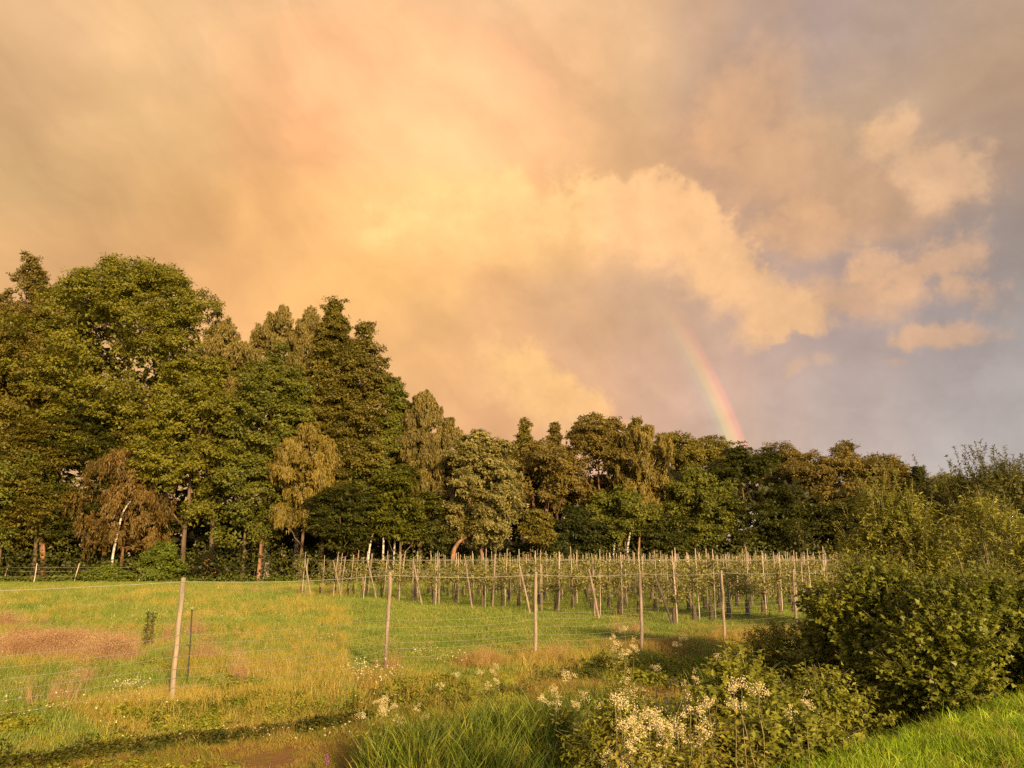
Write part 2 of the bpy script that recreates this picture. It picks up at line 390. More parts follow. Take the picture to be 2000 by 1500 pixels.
BK = {
 'bark':  bark_mat('brown_bark', (0.05, 0.032, 0.018), (0.13, 0.085, 0.045)),
 'pine':  bark_mat('orange_bark', (0.11, 0.055, 0.026), (0.24, 0.12, 0.06)),
 'brownstem': bark_mat('reddish_brown_bark', (0.08, 0.04, 0.02), (0.20, 0.10, 0.05)),
 'birch': bark_mat('white_birch_bark', (0.30, 0.26, 0.21), (0.48, 0.43, 0.36), bands=(0.05, 0.04, 0.03)),
 'post':  bark_mat('weathered_post_wood', (0.15, 0.12, 0.075), (0.28, 0.22, 0.145), 14, (1, 1, 0.12)),
 'stake': bark_mat('pale_stake_wood', (0.27, 0.20, 0.15), (0.46, 0.36, 0.28), 18, (1, 1, 0.1)),
 'oldpost': bark_mat('brown_trellis_post_wood', (0.12, 0.088, 0.058), (0.24, 0.185, 0.13), 14, (1, 1, 0.12)),
 'darkpost': bark_mat('dark_strut_wood', (0.035, 0.026, 0.02), (0.08, 0.06, 0.045), 14, (1, 1, 0.12)),
 'guard': bark_mat('trunk_guard_mesh', (0.035, 0.024, 0.012), (0.10, 0.07, 0.035), 40, (1, 1, 1)),
 'twig':  bark_mat('green_twig', (0.09, 0.08, 0.03), (0.18, 0.15, 0.06)),
}

# ------------------------------------------------------------------ ground
def ground_mat():
    m, nt = new_mat('meadow_ground'); geo = nt.n('ShaderNodeNewGeometry'); P = geo.outputs['Position']
    T = nt.vmath('DOT_PRODUCT', P, (V[0], V[1], 0)); Sx = nt.vmath('DOT_PRODUCT', P, (U[0], U[1], 0))
    sp = nt.n('ShaderNodeSeparateXYZ'); nt.L(P, sp.inputs[0])
    big = nt.noise(P, 0.16, 4); med = nt.noise(P, 1.1, 5, 0.6); fine = nt.noise(P, 14, 5, 0.7)
    g = nt.mix(nt.mrange(big, 0.35, 0.65), (0.20, 0.195, 0.016, 1), (0.30, 0.24, 0.026, 1))
    g = nt.mix(nt.math('MULTIPLY', nt.mrange(med, 0.45, 0.75), 0.6), g, (0.34, 0.24, 0.045, 1))
    g = nt.mix(nt.mrange(fine, 0.35, 0.75), nt.mix(0.35, g, (0.05, 0.045, 0.006, 1)), g)
    # rough strip between fence and ditch: browner
    strip = nt.math('MULTIPLY', nt.mrange(T, 11.4, 10.6), nt.mrange(med, 0.34, 0.55))
    g = nt.mix(nt.math('MULTIPLY', strip, 0.8), g, (0.20, 0.095, 0.030, 1))
    tk = nt.math('MULTIPLY', nt.math('MULTIPLY', nt.mrange(T, 7.9, 8.5), nt.mrange(T, 9.9, 9.3)), nt.mrange(med, 0.25, 0.5))
    g = nt.mix(nt.math('MULTIPLY', tk, 0.6), g, (0.20, 0.105, 0.045, 1))
    # forest floor: leaf litter, with the shade under the trees put into its colour
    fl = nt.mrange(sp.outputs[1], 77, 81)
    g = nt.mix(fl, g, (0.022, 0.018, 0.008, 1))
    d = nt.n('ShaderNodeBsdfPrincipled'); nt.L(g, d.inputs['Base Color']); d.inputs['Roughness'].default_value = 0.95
    d.inputs['Specular IOR Level'].default_value = 0.1
    bp = nt.n('ShaderNodeBump'); bp.inputs['Strength'].default_value = 0.8; bp.inputs['Distance'].default_value = 0.05
    nt.L(nt.noise(P, 7, 6, 0.75), bp.inputs['Height']); nt.L(bp.outputs[0], d.inputs['Normal']); finish(nt, d.outputs[0])
    return m
def build_ground():
    xs = np.concatenate([[-2500, -800, -300, -150], np.arange(-90, -16, 2.0), np.arange(-16, 24, 0.33), np.arange(24, 110, 2.0), [150, 300, 800, 2500]])
    ys = np.concatenate([[-2500, -500, -100, -30], np.arange(-10, 4, 1.0), np.arange(4, 28, 0.33), np.arange(28, 60, 1.0), np.arange(60, 140, 4.0), [200, 400, 1000, 3500]])
    X, Y = np.meshgrid(xs, ys); Z = height(X, Y)
    v = np.stack([X, Y, Z], -1).reshape(-1, 3); nx = len(xs)
    i = np.arange(len(ys) - 1)[:, None] * nx; j = np.arange(nx - 1)[None]
    f = np.stack([i + j, i + j + 1, i + nx + j + 1, i + nx + j], -1).reshape(-1, 4)
    o = mesh_obj('ground', v, f, ground_mat(), smooth=True); o['kind'] = 'structure'
    o['label'] = 'green and straw coloured meadow ground running back to the forest edge'
build_ground()

# ------------------------------------------------------------------ forest trees
def profile(h, shp):
    if shp == 'round':  return np.where(h > 0.42, np.sqrt(np.clip(1 - ((h - 0.42) / 0.60) ** 2, 0, 1)), 0.62 + 0.38 * np.sin(h / 0.42 * math.pi / 2))
    if shp == 'cone':   return np.clip(1.02 - h, 0, 1) ** 0.72 * np.clip(h / 0.12 + 0.55, 0, 1)
    if shp == 'ovoid':  return np.clip(1.0 - h, 0, 1) ** 0.52 * np.clip(h / 0.12 + 0.6, 0, 1)
    if shp == 'column': return np.clip(1 - np.abs(h - 0.42) ** 2.4 * 4.2, 0.08, 1)
    if shp == 'weep':   return np.where(h > 0.6, np.sqrt(np.clip(1 - ((h - 0.6) / 0.41) ** 2, 0, 1)), 0.8 + 0.2 * np.sin(h / 0.6 * math.pi / 2))
    if shp == 'airy':   return np.clip(1.0 - h, 0.04, 1) ** 0.85 * np.clip(h / 0.1 + 0.6, 0, 1)
def crown_mesh(rng, H, zb, R, shp, style, dens, lsz, face=(0, -1), gap=0.0):
    b = Buf(); hh = H - zb
    lr = max(0.8, min(2.1, R * 0.34)) * (0.72 if shp in ('airy', 'cone', 'ovoid') else 1.0)
    area = 2 * math.pi * R * hh
    nl = int(min(190, max(14, area / (lr * lr * 3.3)))); nl = int(nl * (1 - gap))
    h = rng.random(nl * 3); pr = profile(h, shp); keep = rng.random(nl * 3) < pr * 0.9 + 0.1
    h = h[keep][:nl]; nl = len(h); pr = profile(h, shp)
    th = rng.random(nl) * 2 * math.pi
    back = (np.cos(th) * face[0] + np.sin(th) * face[1]) < -0.2
    th = np.where(back & (rng.random(nl) < 0.55), th + math.pi, th)
    rad = np.clip(R * pr - lr * 0.55, 0.05, None) * np.where(rng.random(nl) < 0.75, 0.82 + 0.28 * rng.random(nl), rng.random(nl) * 0.8)
    top = 0 if shp in ('cone', 'airy') else lr * 0.55
    if shp == 'round':
        q_ = nl // 4; h[:q_] = 0.70 + 0.28 * rng.random(q_); rad[:q_] = np.sqrt(rng.random(q_)) * R * profile(h[:q_], shp) * 0.95
    C = np.stack([np.cos(th) * rad, np.sin(th) * rad, zb + h * (hh - top)], 1)
    tips = rng.choice(nl, max(2, nl // 7), replace=False)
    C[tips] += unit(C[tips] - np.array([0, 0, zb + hh * 0.5])) * lr * 0.30
    lrad = lr * (0.55 + 0.65 * rng.random(nl)) * np.clip(0.35 + pr, 0.4, 1.0)
    if shp == 'round': lrad[:nl // 4] = lr * (0.6 + 0.5 * rng.random(nl // 4))
    C[0] = (0, 0, H - lrad[0] * 0.5)
    nc = 12
    # clumps on the lobes
    ci = np.repeat(np.arange(nl), nc); d = rng.normal(size=(len(ci), 3)); d[:, 2] = d[:, 2] * 0.8 + 0.35
    outw = np.stack([np.cos(th), np.sin(th), np.full(nl, 0.25)], 1)[ci]
    d = unit(unit(d) + outw * 0.5)
    q = C[ci] + d * lrad[ci][:, None] * (0.55 + 0.5 * rng.random((len(ci), 1))) * np.array([1, 1, 0.85])
    ctint = rng.random(len(q)) * 0.55
    kinds = {'leafy': (0.62, 0.30, 1.0), 'flat': (0.85, 0.16, 0.9), 'hang': (0.30, 1.15, 0.6), 'spiky': (0.5, 0.35, 0.7)}
    cw, chh, up = kinds[style]
    cr_ = (lr / 1.6) ** 0.5
    per = int(dens * 49)
    li = np.repeat(np.arange(len(q)), per); n = len(li)
    off = np.clip(rng.normal(size=(n, 3)), -1.7, 1.7) * 0.50
    off *= np.array([cw, cw, chh]) * cr_ * (0.7 + 0.6 * rng.random((len(q), 1)))[li]
    if style == 'hang':
        off[:, 2] = -np.abs(off[:, 2]) * 1.3 + 0.3
        off[:, :2] *= np.clip(1.1 - np.abs(off[:, 2:3]) * 0.3, 0.3, 1.2)
    P = q[li] + off
    N = d[li] * 0.75 + np.array([0, 0, up * 0.6]) + rng.normal(size=(n, 3)) * 0.55
    if style == 'hang': L = np.stack([rng.normal(size=n) * 0.25, rng.normal(size=n) * 0.25, -np.ones(n)], 1); N[:, 2] *= 0.3; asp = 0.32; sz = lsz * 1.5
    elif style == 'flat': L = d[li] * 1.0 + rng.normal(size=(n, 3)) * 0.4 - np.array([0, 0, 0.2]); N = np.array([0, 0, 1.0]) + rng.normal(size=(n, 3)) * 0.4 + d[li] * 0.3; asp = 0.5; sz = lsz * 1.25
    else: L = rng.normal(size=(n, 3)) + d[li] * 0.6; asp = 0.75; sz = lsz
    leaves(b, P, N, L, sz * (0.6 + 0.8 * rng.random(n)), asp, 'tri', np.clip(ctint[li] + rng.random(n) * 0.45, 0, 1))
    # inner twigs and leaves so the middle is not hollow
    m = int(n * 0.10); k = rng.integers(0, nl, m)
    P = C[k] * np.array([0.72, 0.72, 0.97]) + np.clip(rng.normal(size=(m, 3)), -1.3, 1.3) * lr * 0.4
    leaves(b, P, rng.normal(size=(m, 3)), rng.normal(size=(m, 3)), lsz * 1.8, 0.8, 'tri', rng.random(m) * 0.6)
    return b, C
def branch(p0, p1, sag, n=6, rng=RNG, wob=0.15):
    tt = np.linspace(0, 1, n)[:, None]
    p = np.asarray(p0) * (1 - tt) + np.asarray(p1) * tt
    p[:, 2] += (np.sin(tt[:, 0] * math.pi) * sag)
    p[1:-1] += rng.normal(size=(n - 2, 3)) * wob
    return p
def tree(name, label, px, top, hw, d, yb, shp, style, leaf, bark='bark', dens=1.0, lsz=0.232, trunk_r=None, lean=(0, 0), seed=0, group='trees of the forest edge', cat='tree', limbs=9, fork=1, gap=0.0):
    rng = np.random.default_rng(1000 + seed)
    x, y, z = at(px, top, d)
    g = 0.0
    H = z - g; zb = max(0.3, at(px, yb, d)[2] - g); R = hw / F * math.hypot(x, y) * 0.98
    o = thing(name, (x - lean[0], y - lean[1], g), label, cat, group)
    b, C = crown_mesh(rng, H, zb, R, shp, style, dens, lsz, face=(-x / d, -1), gap=gap)
    for k in range(len(b.v)):
        b.v[k] = b.v[k] + np.array([lean[0], lean[1], 0])
    b.obj('crown', LM[leaf], o)
    tb = Buf(); r0 = trunk_r or (0.08 + H * 0.008)
    for k in range(fork):
        a0 = rng.random() * 6.28; sp = 0 if fork == 1 else 0.6 + 0.35 * rng.random()
        base = np.array([math.cos(a0) * 0.2 * (fork > 1), math.sin(a0) * 0.2 * (fork > 1), -0.2])
        tip = np.array([lean[0] + math.cos(a0) * sp * R * 0.5, lean[1] + math.sin(a0) * sp * R * 0.5, zb + (H - zb) * 0.86])
        pts = branch(base, tip, 0, 9, rng, 0.12 if H > 8 else 0.05)
        pts[:, :2] = base[:2] + (tip[:2] - base[:2]) * (np.linspace(0, 1, 9)[:, None] ** 1.4) + rng.normal(size=(9, 2)) * 0.09
        rr = r0 * (1 - np.linspace(0, 1, 9) * 0.88) * (0.7 if fork > 1 else 1); rr[0] *= 1.35
        tube(tb, pts, rr, 8)
        for q in range(limbs // fork):
            s_ = 0.25 + 0.65 * rng.random(); p0 = pts[int(s_ * 8)]
            c = C[np.argmin(np.linalg.norm(C - (p0 + rng.normal(size=3) * np.array([R, R, 1.0]) * 0.8 + np.array([0, 0, 1.5])), axis=1))] + np.array([lean[0], lean[1], 0])
            tube(tb, branch(p0, c, -0.3, 6, rng, 0.10), np.linspace(rr[int(s_ * 8)] * 0.55, 0.025, 6), 5, False)
    tb.obj('trunk', BK['bark' if bark == 'birch' and d < 86 else ('brownstem' if bark == 'pine' else bark)], o, smooth=True)
    return o
TREES = [
 # name, label, px, top, halfwidth, dist, crown bottom px, shape, style, leaf, kwargs
 ('larch_tree', 'tall airy tree with narrow pointed top at the left edge of the forest', 62, 498, 84, 90, 820, 'ovoid', 'spiky', 'larch', dict(bark='pine', dens=0.7, gap=-0.2)),
 ('broad_tree', 'brown green broad tree below the narrow pointed top at the left edge', 20, 628, 150, 86, 1010, 'round', 'leafy', 'olive', dict(bark='pine', dens=1.0)),
 ('ash_tree', 'huge bright green round topped tree, widest crown of the forest', 272, 516, 182, 88, 900, 'round', 'leafy', 'ash', dict(dens=1.25, gap=-0.35)),
 ('ash_tree', 'small green crown peeping out left of the huge round topped tree', 150, 556, 70, 92, 900, 'round', 'leafy', 'ash', {}),
 ('birch_tree', 'slim brown weeping birch right of the huge round topped tree', 450, 628, 62, 85, 900, 'weep', 'hang', 'birch', dict(bark='birch', limbs=5)),
 ('birch_tree', 'tall weeping birch with a flat brown top and forked white trunk', 556, 602, 66, 88, 900, 'weep', 'hang', 'birch', dict(bark='birch', dens=1.2)),
 ('birch_tree', 'narrow brown birch top squeezed beside the tallest dark alder', 606, 602, 36, 88, 880, 'weep', 'hang', 'birch', dict(bark='birch', limbs=4)),
 ('alder_tree', 'tallest dark alder with a pointed top in the middle of the high trees', 655, 588, 92, 87, 1010, 'ovoid', 'leafy', 'alder', dict(dens=0.9, gap=-0.25)),
 ('alder_tree', 'second dark alder, its pointed top lower and right of the tallest', 712, 630, 108, 86, 1010, 'ovoid', 'leafy', 'alder', dict(dens=0.9, gap=-0.25)),
 ('alder_tree', 'green alder stepping down in front of the two pointed alders', 770, 742, 84, 85, 1040, 'ovoid', 'leafy', 'green', dict(dens=1.1)),
 ('birch_tree', 'feathery olive birch where the high trees step down to the right', 828, 766, 42, 83, 1050, 'weep', 'hang', 'birch', dict(bark='birch')),
 ('birch_tree', 'lower feathery brown birch between olive birch and pale oak', 878, 820, 46, 84, 1060, 'weep', 'hang', 'birch', dict(bark='birch')),
 ('oak_tree', 'pale grey leaved oak with an orange leaning trunk', 942, 842, 78, 81, 1062, 'round', 'leafy', 'greyoak', dict(bark='pine', dens=1.3)),
 ('poplar_tree', 'narrow pointed tree, first of two slim tips right of the pale oak', 1024, 824, 40, 93, 1000, 'column', 'leafy', 'olive', {}),
 ('poplar_tree', 'narrow pointed tree, second of two slim tips left of the brown oak', 1084, 830, 42, 93, 1000, 'column', 'leafy', 'brownoak', {}),
 ('oak_tree', 'brown tinged tree with bare pinkish stems below its crown', 1056, 866, 84, 88, 975, 'round', 'leafy', 'brownoak', dict(bark='pine', fork=3, limbs=9)),
 ('oak_tree', 'high brown oak, tallest crown in the middle of the forest', 1168, 812, 76, 92, 1000, 'round', 'leafy', 'brownoak', dict(dens=1.3, bark='pine')),
 ('birch_tree', 'golden birch with a smooth drooping dome', 1254, 832, 62, 90, 1000, 'weep', 'hang', 'goldbirch', dict(bark='birch', dens=1.2)),
 ('young_tree', 'small spiky treetop poking out above the golden birch', 1240, 820, 14, 96, 880, 'column', 'spiky', 'olive', {}),
 ('ash_tree', 'green treetop on the skyline just right of the golden birch', 1318, 846, 66, 100, 1000, 'round', 'leafy', 'olive', {}),
 ('ash_tree', 'low green treetop on the skyline left of the rainbow foot', 1380, 856, 66, 102, 1000, 'round', 'leafy', 'olive', {}),
 ('beech_tree', 'dark green dome shaped tree standing below the rainbow foot', 1448, 872, 84, 92, 1068, 'round', 'flat', 'dark', dict(dens=1.4)),
 ('ash_tree', 'treetop directly behind the dark dome, right of the rainbow', 1512, 870, 76, 104, 1000, 'round', 'leafy', 'brownoak', {}),
 ('oak_tree', 'brown green oak left of the highest crown on the right', 1575, 884, 84, 100, 1040, 'round', 'leafy', 'brownoak', {}),
 ('oak_tree', 'broad brown oak, highest crown on the right of the forest', 1648, 868, 82, 99, 1060, 'round', 'leafy', 'brownoak', dict(dens=1.3)),
 ('oak_tree', 'brown oak shoulder falling away right of the highest right crown', 1716, 890, 72, 98, 1060, 'round', 'leafy', 'brownoak', {}),
 ('fir_tree', 'dark conifer with level branch tips beside the brown oak shoulder', 1758, 912, 34, 97, 1060, 'cone', 'flat', 'conifer', {}),
 ('fir_tree', 'small pointed conifer on the skyline left of the willow', 1792, 914, 30, 92, 1060, 'cone', 'flat', 'conifer', {}),
 ('hedge_tree', 'green tree behind the small pointed conifer and the willow', 1856, 930, 70, 88, 1080, 'round', 'leafy', 'green', {}),
 ('hedge_tree', 'green tree at the right edge behind the tall willow', 1965, 930, 80, 84, 1080, 'round', 'leafy', 'green', {}),
 # lower trees in front, left to right
 ('broad_tree', 'dark cool green tree low at the left edge', 28, 870, 110, 81, 1085, 'round', 'leafy', 'green', {}),
 ('maple_tree', 'yellow green spreading bough tree in front at the left', 105, 800, 80, 82, 1060, 'round', 'flat', 'olive', {}),
 ('larch_tree', 'rust brown drooping tree behind the leaning white stem', 262, 868, 84, 82, 1075, 'round', 'hang', 'rust', dict(dens=0.9, bark='pine')),
 ('broad_tree', 'dark tree filling the gap below the huge round topped tree', 210, 780, 120, 86, 1060, 'round', 'flat', 'dark', {}),
 ('oak_tree', 'yellow green oak in front of the slim weeping birch', 392, 696, 98, 82, 1010, 'round', 'leafy', 'ash', dict(dens=1.2)),
 ('maple_tree', 'fresh green tree in front of the flat topped birch', 540, 672, 86, 83, 960, 'column', 'leafy', 'green', dict(dens=1.1)),
 ('birch_tree', 'golden hanging birch low in front of the alders', 604, 832, 62, 80, 1020, 'weep', 'hang', 'goldbirch', dict(bark='birch', dens=1.1)),
 ('broad_tree', 'green tree low in front with its dark brown trunk showing', 490, 880, 92, 82, 1052, 'round', 'leafy', 'green', {}),
 ('beech_tree', 'deep green low tree above the red flowering shrub', 668, 950, 74, 79, 1072, 'round', 'flat', 'dark', dict(dens=1.2)),
 ('broad_tree', 'low green tree with white birch stems beneath it', 786, 912, 66, 80, 1052, 'round', 'flat', 'green', {}),
 ('spruce_tree', 'low dark spruce with layered boughs below the brown oak', 1118, 992, 88, 84, 1098, 'cone', 'flat', 'conifer', dict(dens=1.2)),
 ('young_tree', 'small olive tree with a thin pale stem left of the spruce', 1050, 1000, 34, 80, 1070, 'round', 'leafy', 'olive', dict(bark='birch', trunk_r=0.07)),
 ('oak_tree', 'green oak with two white birch stems beneath it', 1218, 958, 68, 86, 1052, 'round', 'leafy', 'green', {}),
 ('broad_tree', 'green tree low in front, right below the golden birch', 1352, 915, 72, 89, 1078, 'round', 'leafy', 'green', {}),
 ('broad_tree', 'dark tree low in front of the brown oak at the right', 1560, 955, 90, 92, 1082, 'round', 'flat', 'dark', {}),
 ('broad_tree', 'dark tree at the forest foot partly hidden by the willow shrub', 1690, 965, 90, 91, 1082, 'round', 'flat', 'dark', {}),
 ('broad_tree', 'dark low tree filling the forest foot under the dark dome', 1290, 1000, 70, 88, 1080, 'round', 'flat', 'dark', {}),
 ('oak_tree', 'olive treetop on the skyline between the golden birch and the slim tips', 1210, 850, 90, 99, 1020, 'round', 'leafy', 'olive', {}),
 ('oak_tree', 'olive treetop low on the skyline right of the pale oak', 985, 862, 60, 97, 1020, 'round', 'leafy', 'ash', {}),
 ('broad_tree', 'dim tree filling the hollow between rust tree and yellow green oak', 330, 760, 120, 90, 1060, 'round', 'leafy', 'alder', {}),
 ('broad_tree', 'shaded low tree behind the pale oak trunk', 850, 960, 66, 84, 1075, 'round', 'leafy', 'dark', {}),
]
for i, (nm, lb, px, tp, hw, d, yb, shp, sty, lf, kw) in enumerate(TREES):
    tree(nm, lb, px, tp, hw, d, yb, shp, sty, lf, seed=i, **kw)

def stem(name, label, pts_px, d, r, bark, group=None, leaf=None):
    """a bare stem given by photo points at distance d; the first point is the foot"""
    P = [np.array(at(px, py, d + k * 0.15)) for k, (px, py) in enumerate(pts_px)]
    P[0][2] = -0.1
    base = P[0].copy(); o = thing(name, (base[0], base[1], 0), label, 'tree', group)
    loc = np.array([p - np.array([base[0], base[1], 0]) for p in P])
    tt = np.linspace(0, len(loc) - 1, 3 * len(loc)); pts = np.stack([np.interp(tt, range(len(loc)), loc[:, k]) for k in range(3)], 1)
    b = Buf(); tube(b, pts, np.linspace(r, r * 0.5, len(pts)), 7)
    for k in range(2):
        q = pts[-2 - k]; tube(b, branch(q, q + np.array([RNG.normal() * 0.35, RNG.normal() * 0.5, 0.7]), 0, 4, RNG, 0.05), np.linspace(r * 0.35, 0.015, 4), 5, False)
    b.obj('trunk', BK[bark], o, smooth=True)
    n = 420; c = Buf(); q = pts[-1] + np.clip(RNG.normal(size=(n, 3)), -1.6, 1.6) * np.array([0.8, 0.8, 0.55]) + np.array([0, 0, 0.6])
    leaves(c, q, RNG.normal(size=(n, 3)) + np.array([0, 0, 1]), RNG.normal(size=(n, 3)), 0.24, 0.7); c.obj('crown', LM[leaf or 'olive'], o)
    return o
stem('leaning_tree', 'thin pale crooked stem leaning to the right at the field edge', [(217, 1108), (222, 1075), (230, 1040), (238, 1005), (246, 990), (258, 975)], 79, 0.13, 'birch', leaf='rust')
stem('birch_tree', 'white birch stem leaning right under the low green tree', [(716, 1092), (722, 1068), (727, 1048), (731, 1030)], 78.5, 0.12, 'birch', 'bare stems at the forest foot', 'dark')
stem('birch_tree', 'upright birch stem right of the leaning white one', [(748, 1090), (749, 1060), (748, 1030)], 79, 0.13, 'birch', 'bare stems at the forest foot', 'dark')
stem('birch_tree', 'slightly tilted birch stem, third under the low green tree', [(768, 1090), (771, 1055), (775, 1022)], 79.5, 0.11, 'birch', 'bare stems at the forest foot', 'dark')
stem('leaning_tree', 'thick orange trunk leaning right below the pale oak', [(880, 1100), (886, 1075), (896, 1058), (922, 1042)], 79.5, 0.27, 'pine', leaf='olive')
stem('birch_tree', 'curved white birch stem left of the two brightest stems', [(1192, 1085), (1200, 1062), (1206, 1050), (1216, 1034)], 84.5, 0.11, 'birch', 'bare stems at the forest foot', 'green')
stem('birch_tree', 'bright white birch stem in the middle of the forest foot', [(1221, 1088), (1226, 1065), (1231, 1040)], 84.5, 0.16, 'birch', 'bare stems at the forest foot', 'green')
stem('brown_tree', 'reddish brown trunk right of the bright white birch stem', [(1246, 1090), (1248, 1062), (1250, 1040)], 85, 0.16, 'pine', 'bare stems at the forest foot', 'dark')
stem('brown_tree', 'straight brown trunk standing behind the far field posts', [(506, 1112), (508, 1085), (510, 1055)], 79, 0.22, 'pine', 'bare stems at the forest foot', 'green')
stem('brown_tree', 'brown trunk in the shade near the far right stakes', [(1452, 1095), (1453, 1075), (1454, 1055)], 88, 0.14, 'bark', 'bare stems at the forest foot', 'dark')
stem('brown_tree', 'pinkish trunk high in the crowns at the left edge', [(92, 1100), (70, 900), (48, 760), (47, 685)], 83, 0.30, 'pine', leaf='larch')

# shrubs at the forest foot
def shrub(name, label, px, top, hw, d, leaf, seed, base_py=None, lsz=0.2, flowers=None, shp='round', group=None, flowers_n=80):
    rng = np.random.default_rng(seed); x, y, z = at(px, top, d); R = hw / F * d
    o = thing(name, (x, y, 0), label, 'shrub', group)
    b, C = crown_mesh(rng, z, 0.1, R, shp, 'leafy', 0.7, lsz); b.obj('foliage', LM[leaf], o)
    t_ = Buf()
    for k in range(6): tube(t_, branch((0, 0, -0.1), C[rng.integers(len(C))], 0.1, 5, rng, 0.05), np.linspace(0.04, 0.012, 5), 5, False)
    t_.obj('stems', BK['bark'], o)
    if flowers:
        f = Buf(); n = flowers_n; q = C[rng.integers(0, len(C), n)] * np.array([1.05, 1.0, 1.0]) + np.stack([rng.normal(size=n) * 0.4, -0.5 - rng.random(n) * 0.5, rng.normal(size=n) * 0.4], 1)
        leaves(f, q, rng.normal(size=(n, 3)) + np.array([0, -1, 0.5]), rng.normal(size=(n, 3)), 0.22, 0.9, 'fold'); f.obj('flowers', flowers, o)['kind'] = 'stuff'
    return o
redfl = plain_mat('red_flower', (0.34, 0.055, 0.035)); whitefl = plain_mat('cream_flower', (0.50, 0.41, 0.20))
shrub('shrub', 'bright green bush in front of the dark trees, left of the orchard', 322, 1060, 34, 78, 'bright', 51)
shrub('shrub', 'small bright green bush at the foot of the leaning pale stem', 215, 1108, 20, 78, 'bright', 52)
shrub('flowering_shrub', 'shrub with clusters of red blossom left of the birch stems', 690, 1048, 34, 81, 'deep', 53, flowers=redfl)
shrub('flowering_shrub', 'small shrub with dull red blossom behind the far field posts', 405, 1085, 20, 80, 'deep', 54, flowers=redfl, flowers_n=16)

# a dark wood behind and undergrowth along its foot: one mass each, forest shade put into dark leaf colours
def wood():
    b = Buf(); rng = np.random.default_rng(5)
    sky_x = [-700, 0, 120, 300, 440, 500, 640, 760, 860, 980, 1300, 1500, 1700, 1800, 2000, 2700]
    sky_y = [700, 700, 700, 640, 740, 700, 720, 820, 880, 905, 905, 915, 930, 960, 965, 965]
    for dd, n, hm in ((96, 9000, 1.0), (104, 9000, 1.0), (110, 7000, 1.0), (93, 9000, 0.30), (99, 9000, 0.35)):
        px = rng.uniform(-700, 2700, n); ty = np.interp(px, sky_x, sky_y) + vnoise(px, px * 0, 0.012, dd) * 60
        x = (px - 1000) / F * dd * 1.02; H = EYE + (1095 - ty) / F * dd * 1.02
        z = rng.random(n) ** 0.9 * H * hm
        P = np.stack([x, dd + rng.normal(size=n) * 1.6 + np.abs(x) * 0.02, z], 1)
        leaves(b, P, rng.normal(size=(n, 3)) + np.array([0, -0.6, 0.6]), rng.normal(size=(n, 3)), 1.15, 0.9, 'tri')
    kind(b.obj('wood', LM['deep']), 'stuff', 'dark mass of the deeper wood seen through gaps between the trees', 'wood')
    b = Buf(); n = 34000
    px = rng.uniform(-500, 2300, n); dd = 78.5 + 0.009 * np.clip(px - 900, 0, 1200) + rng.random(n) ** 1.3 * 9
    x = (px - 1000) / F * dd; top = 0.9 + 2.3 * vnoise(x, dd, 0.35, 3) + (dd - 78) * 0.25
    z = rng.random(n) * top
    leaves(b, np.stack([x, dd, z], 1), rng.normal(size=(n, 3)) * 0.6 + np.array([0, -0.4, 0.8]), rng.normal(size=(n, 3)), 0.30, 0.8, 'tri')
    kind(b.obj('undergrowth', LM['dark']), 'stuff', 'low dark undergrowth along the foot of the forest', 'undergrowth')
    b = Buf(); n = 5200
    px = np.concatenate([rng.normal(235, 45, n // 2), rng.uniform(-60, 640, n // 2)]); dd = 77.5 + rng.random(n) * 2
    x = (px - 1000) / F * dd; top = 0.35 + 0.75 * np.exp(-((px - 230) / 55) ** 2) + 0.4 * vnoise(x, dd, 0.8, 4)
    leaves(b, np.stack([x, dd, rng.random(n) * top], 1), rng.normal(size=(n, 3)) * 0.5 + np.array([0, -0.3, 0.9]), rng.normal(size=(n, 3)), 0.22, 0.7, 'tri')
    kind(b.obj('nettles', LM['bright']), 'stuff', 'fresh green nettles along the far field edge under the trees', 'nettles')
wood()

# ------------------------------------------------------------------ fences
wire_m = plain_mat('galvanised_wire', (0.36, 0.33, 0.28), 0.5, 0.4); rope_m = plain_mat('white_fence_cord', (0.32, 0.30, 0.24))
def post_mesh(h, r0, r1, seed, n=9):
    rng = np.random.default_rng(seed); b = Buf(); k = 7
    zz = np.linspace(-0.2, h, k); pts = np.stack([rng.normal(size=k) * 0.006, rng.normal(size=k) * 0.006, zz], 1)
    tube(b, pts, np.linspace(r0, r1, k) * (1 + rng.normal(size=k) * 0.03), n, True); return b
FP = []
for px, py, ty in ((335, 1376, 1128), (753, 1311, 1117), (1046, 1287, 1117), (1254, 1270, 1115), (1416, 1250, 1114)):
    x, y = gnd(px, py); FP.append((x, y, at(px, ty, y)[2]))
dx, dy = FP[4][0] - FP[3][0], FP[4][1] - FP[3][1]
for k in range(1, 7): FP.append((FP[4][0] + dx * 1.1 * k, FP[4][1] + dy * 1.1 * k, FP[4][2]))
ddx, ddy = FP[1][0] - FP[0][0], FP[1][1] - FP[0][1]
FP.insert(0, (FP[0][0] - ddx * 1.35, FP[0][1] - ddy * 1.35, FP[0][2] - 0.02))
FP.insert(0, (FP[0][0] - ddx * 1.3, FP[0][1] - ddy * 1.3, FP[0][2]))
fence = thing('wire_fence', (FP[2][0], FP[2][1], 0), 'wire fence on round wooden posts crossing the meadow in front of the orchard', 'fence')
f0 = np.array([FP[2][0], FP[2][1], 0])
for k, (x, y, h) in enumerate(FP):
    o = post_mesh(h - hz_(x, y), 0.042 if k == 2 else 0.040, 0.035 if k == 2 else 0.035, 300 + k).obj('post', BK['post'] if k in (2, 4) else BK['oldpost'], fence, True)
    o.location = (x - f0[0], y - f0[1], hz_(x, y))
    o.rotation_euler = (0.0, 0, 0) if k == 2 else (RNG.normal() * 0.012, RNG.normal() * 0.012, 0)
    if k == 2: o['label'] = 'grey post with the cord tied at its top'
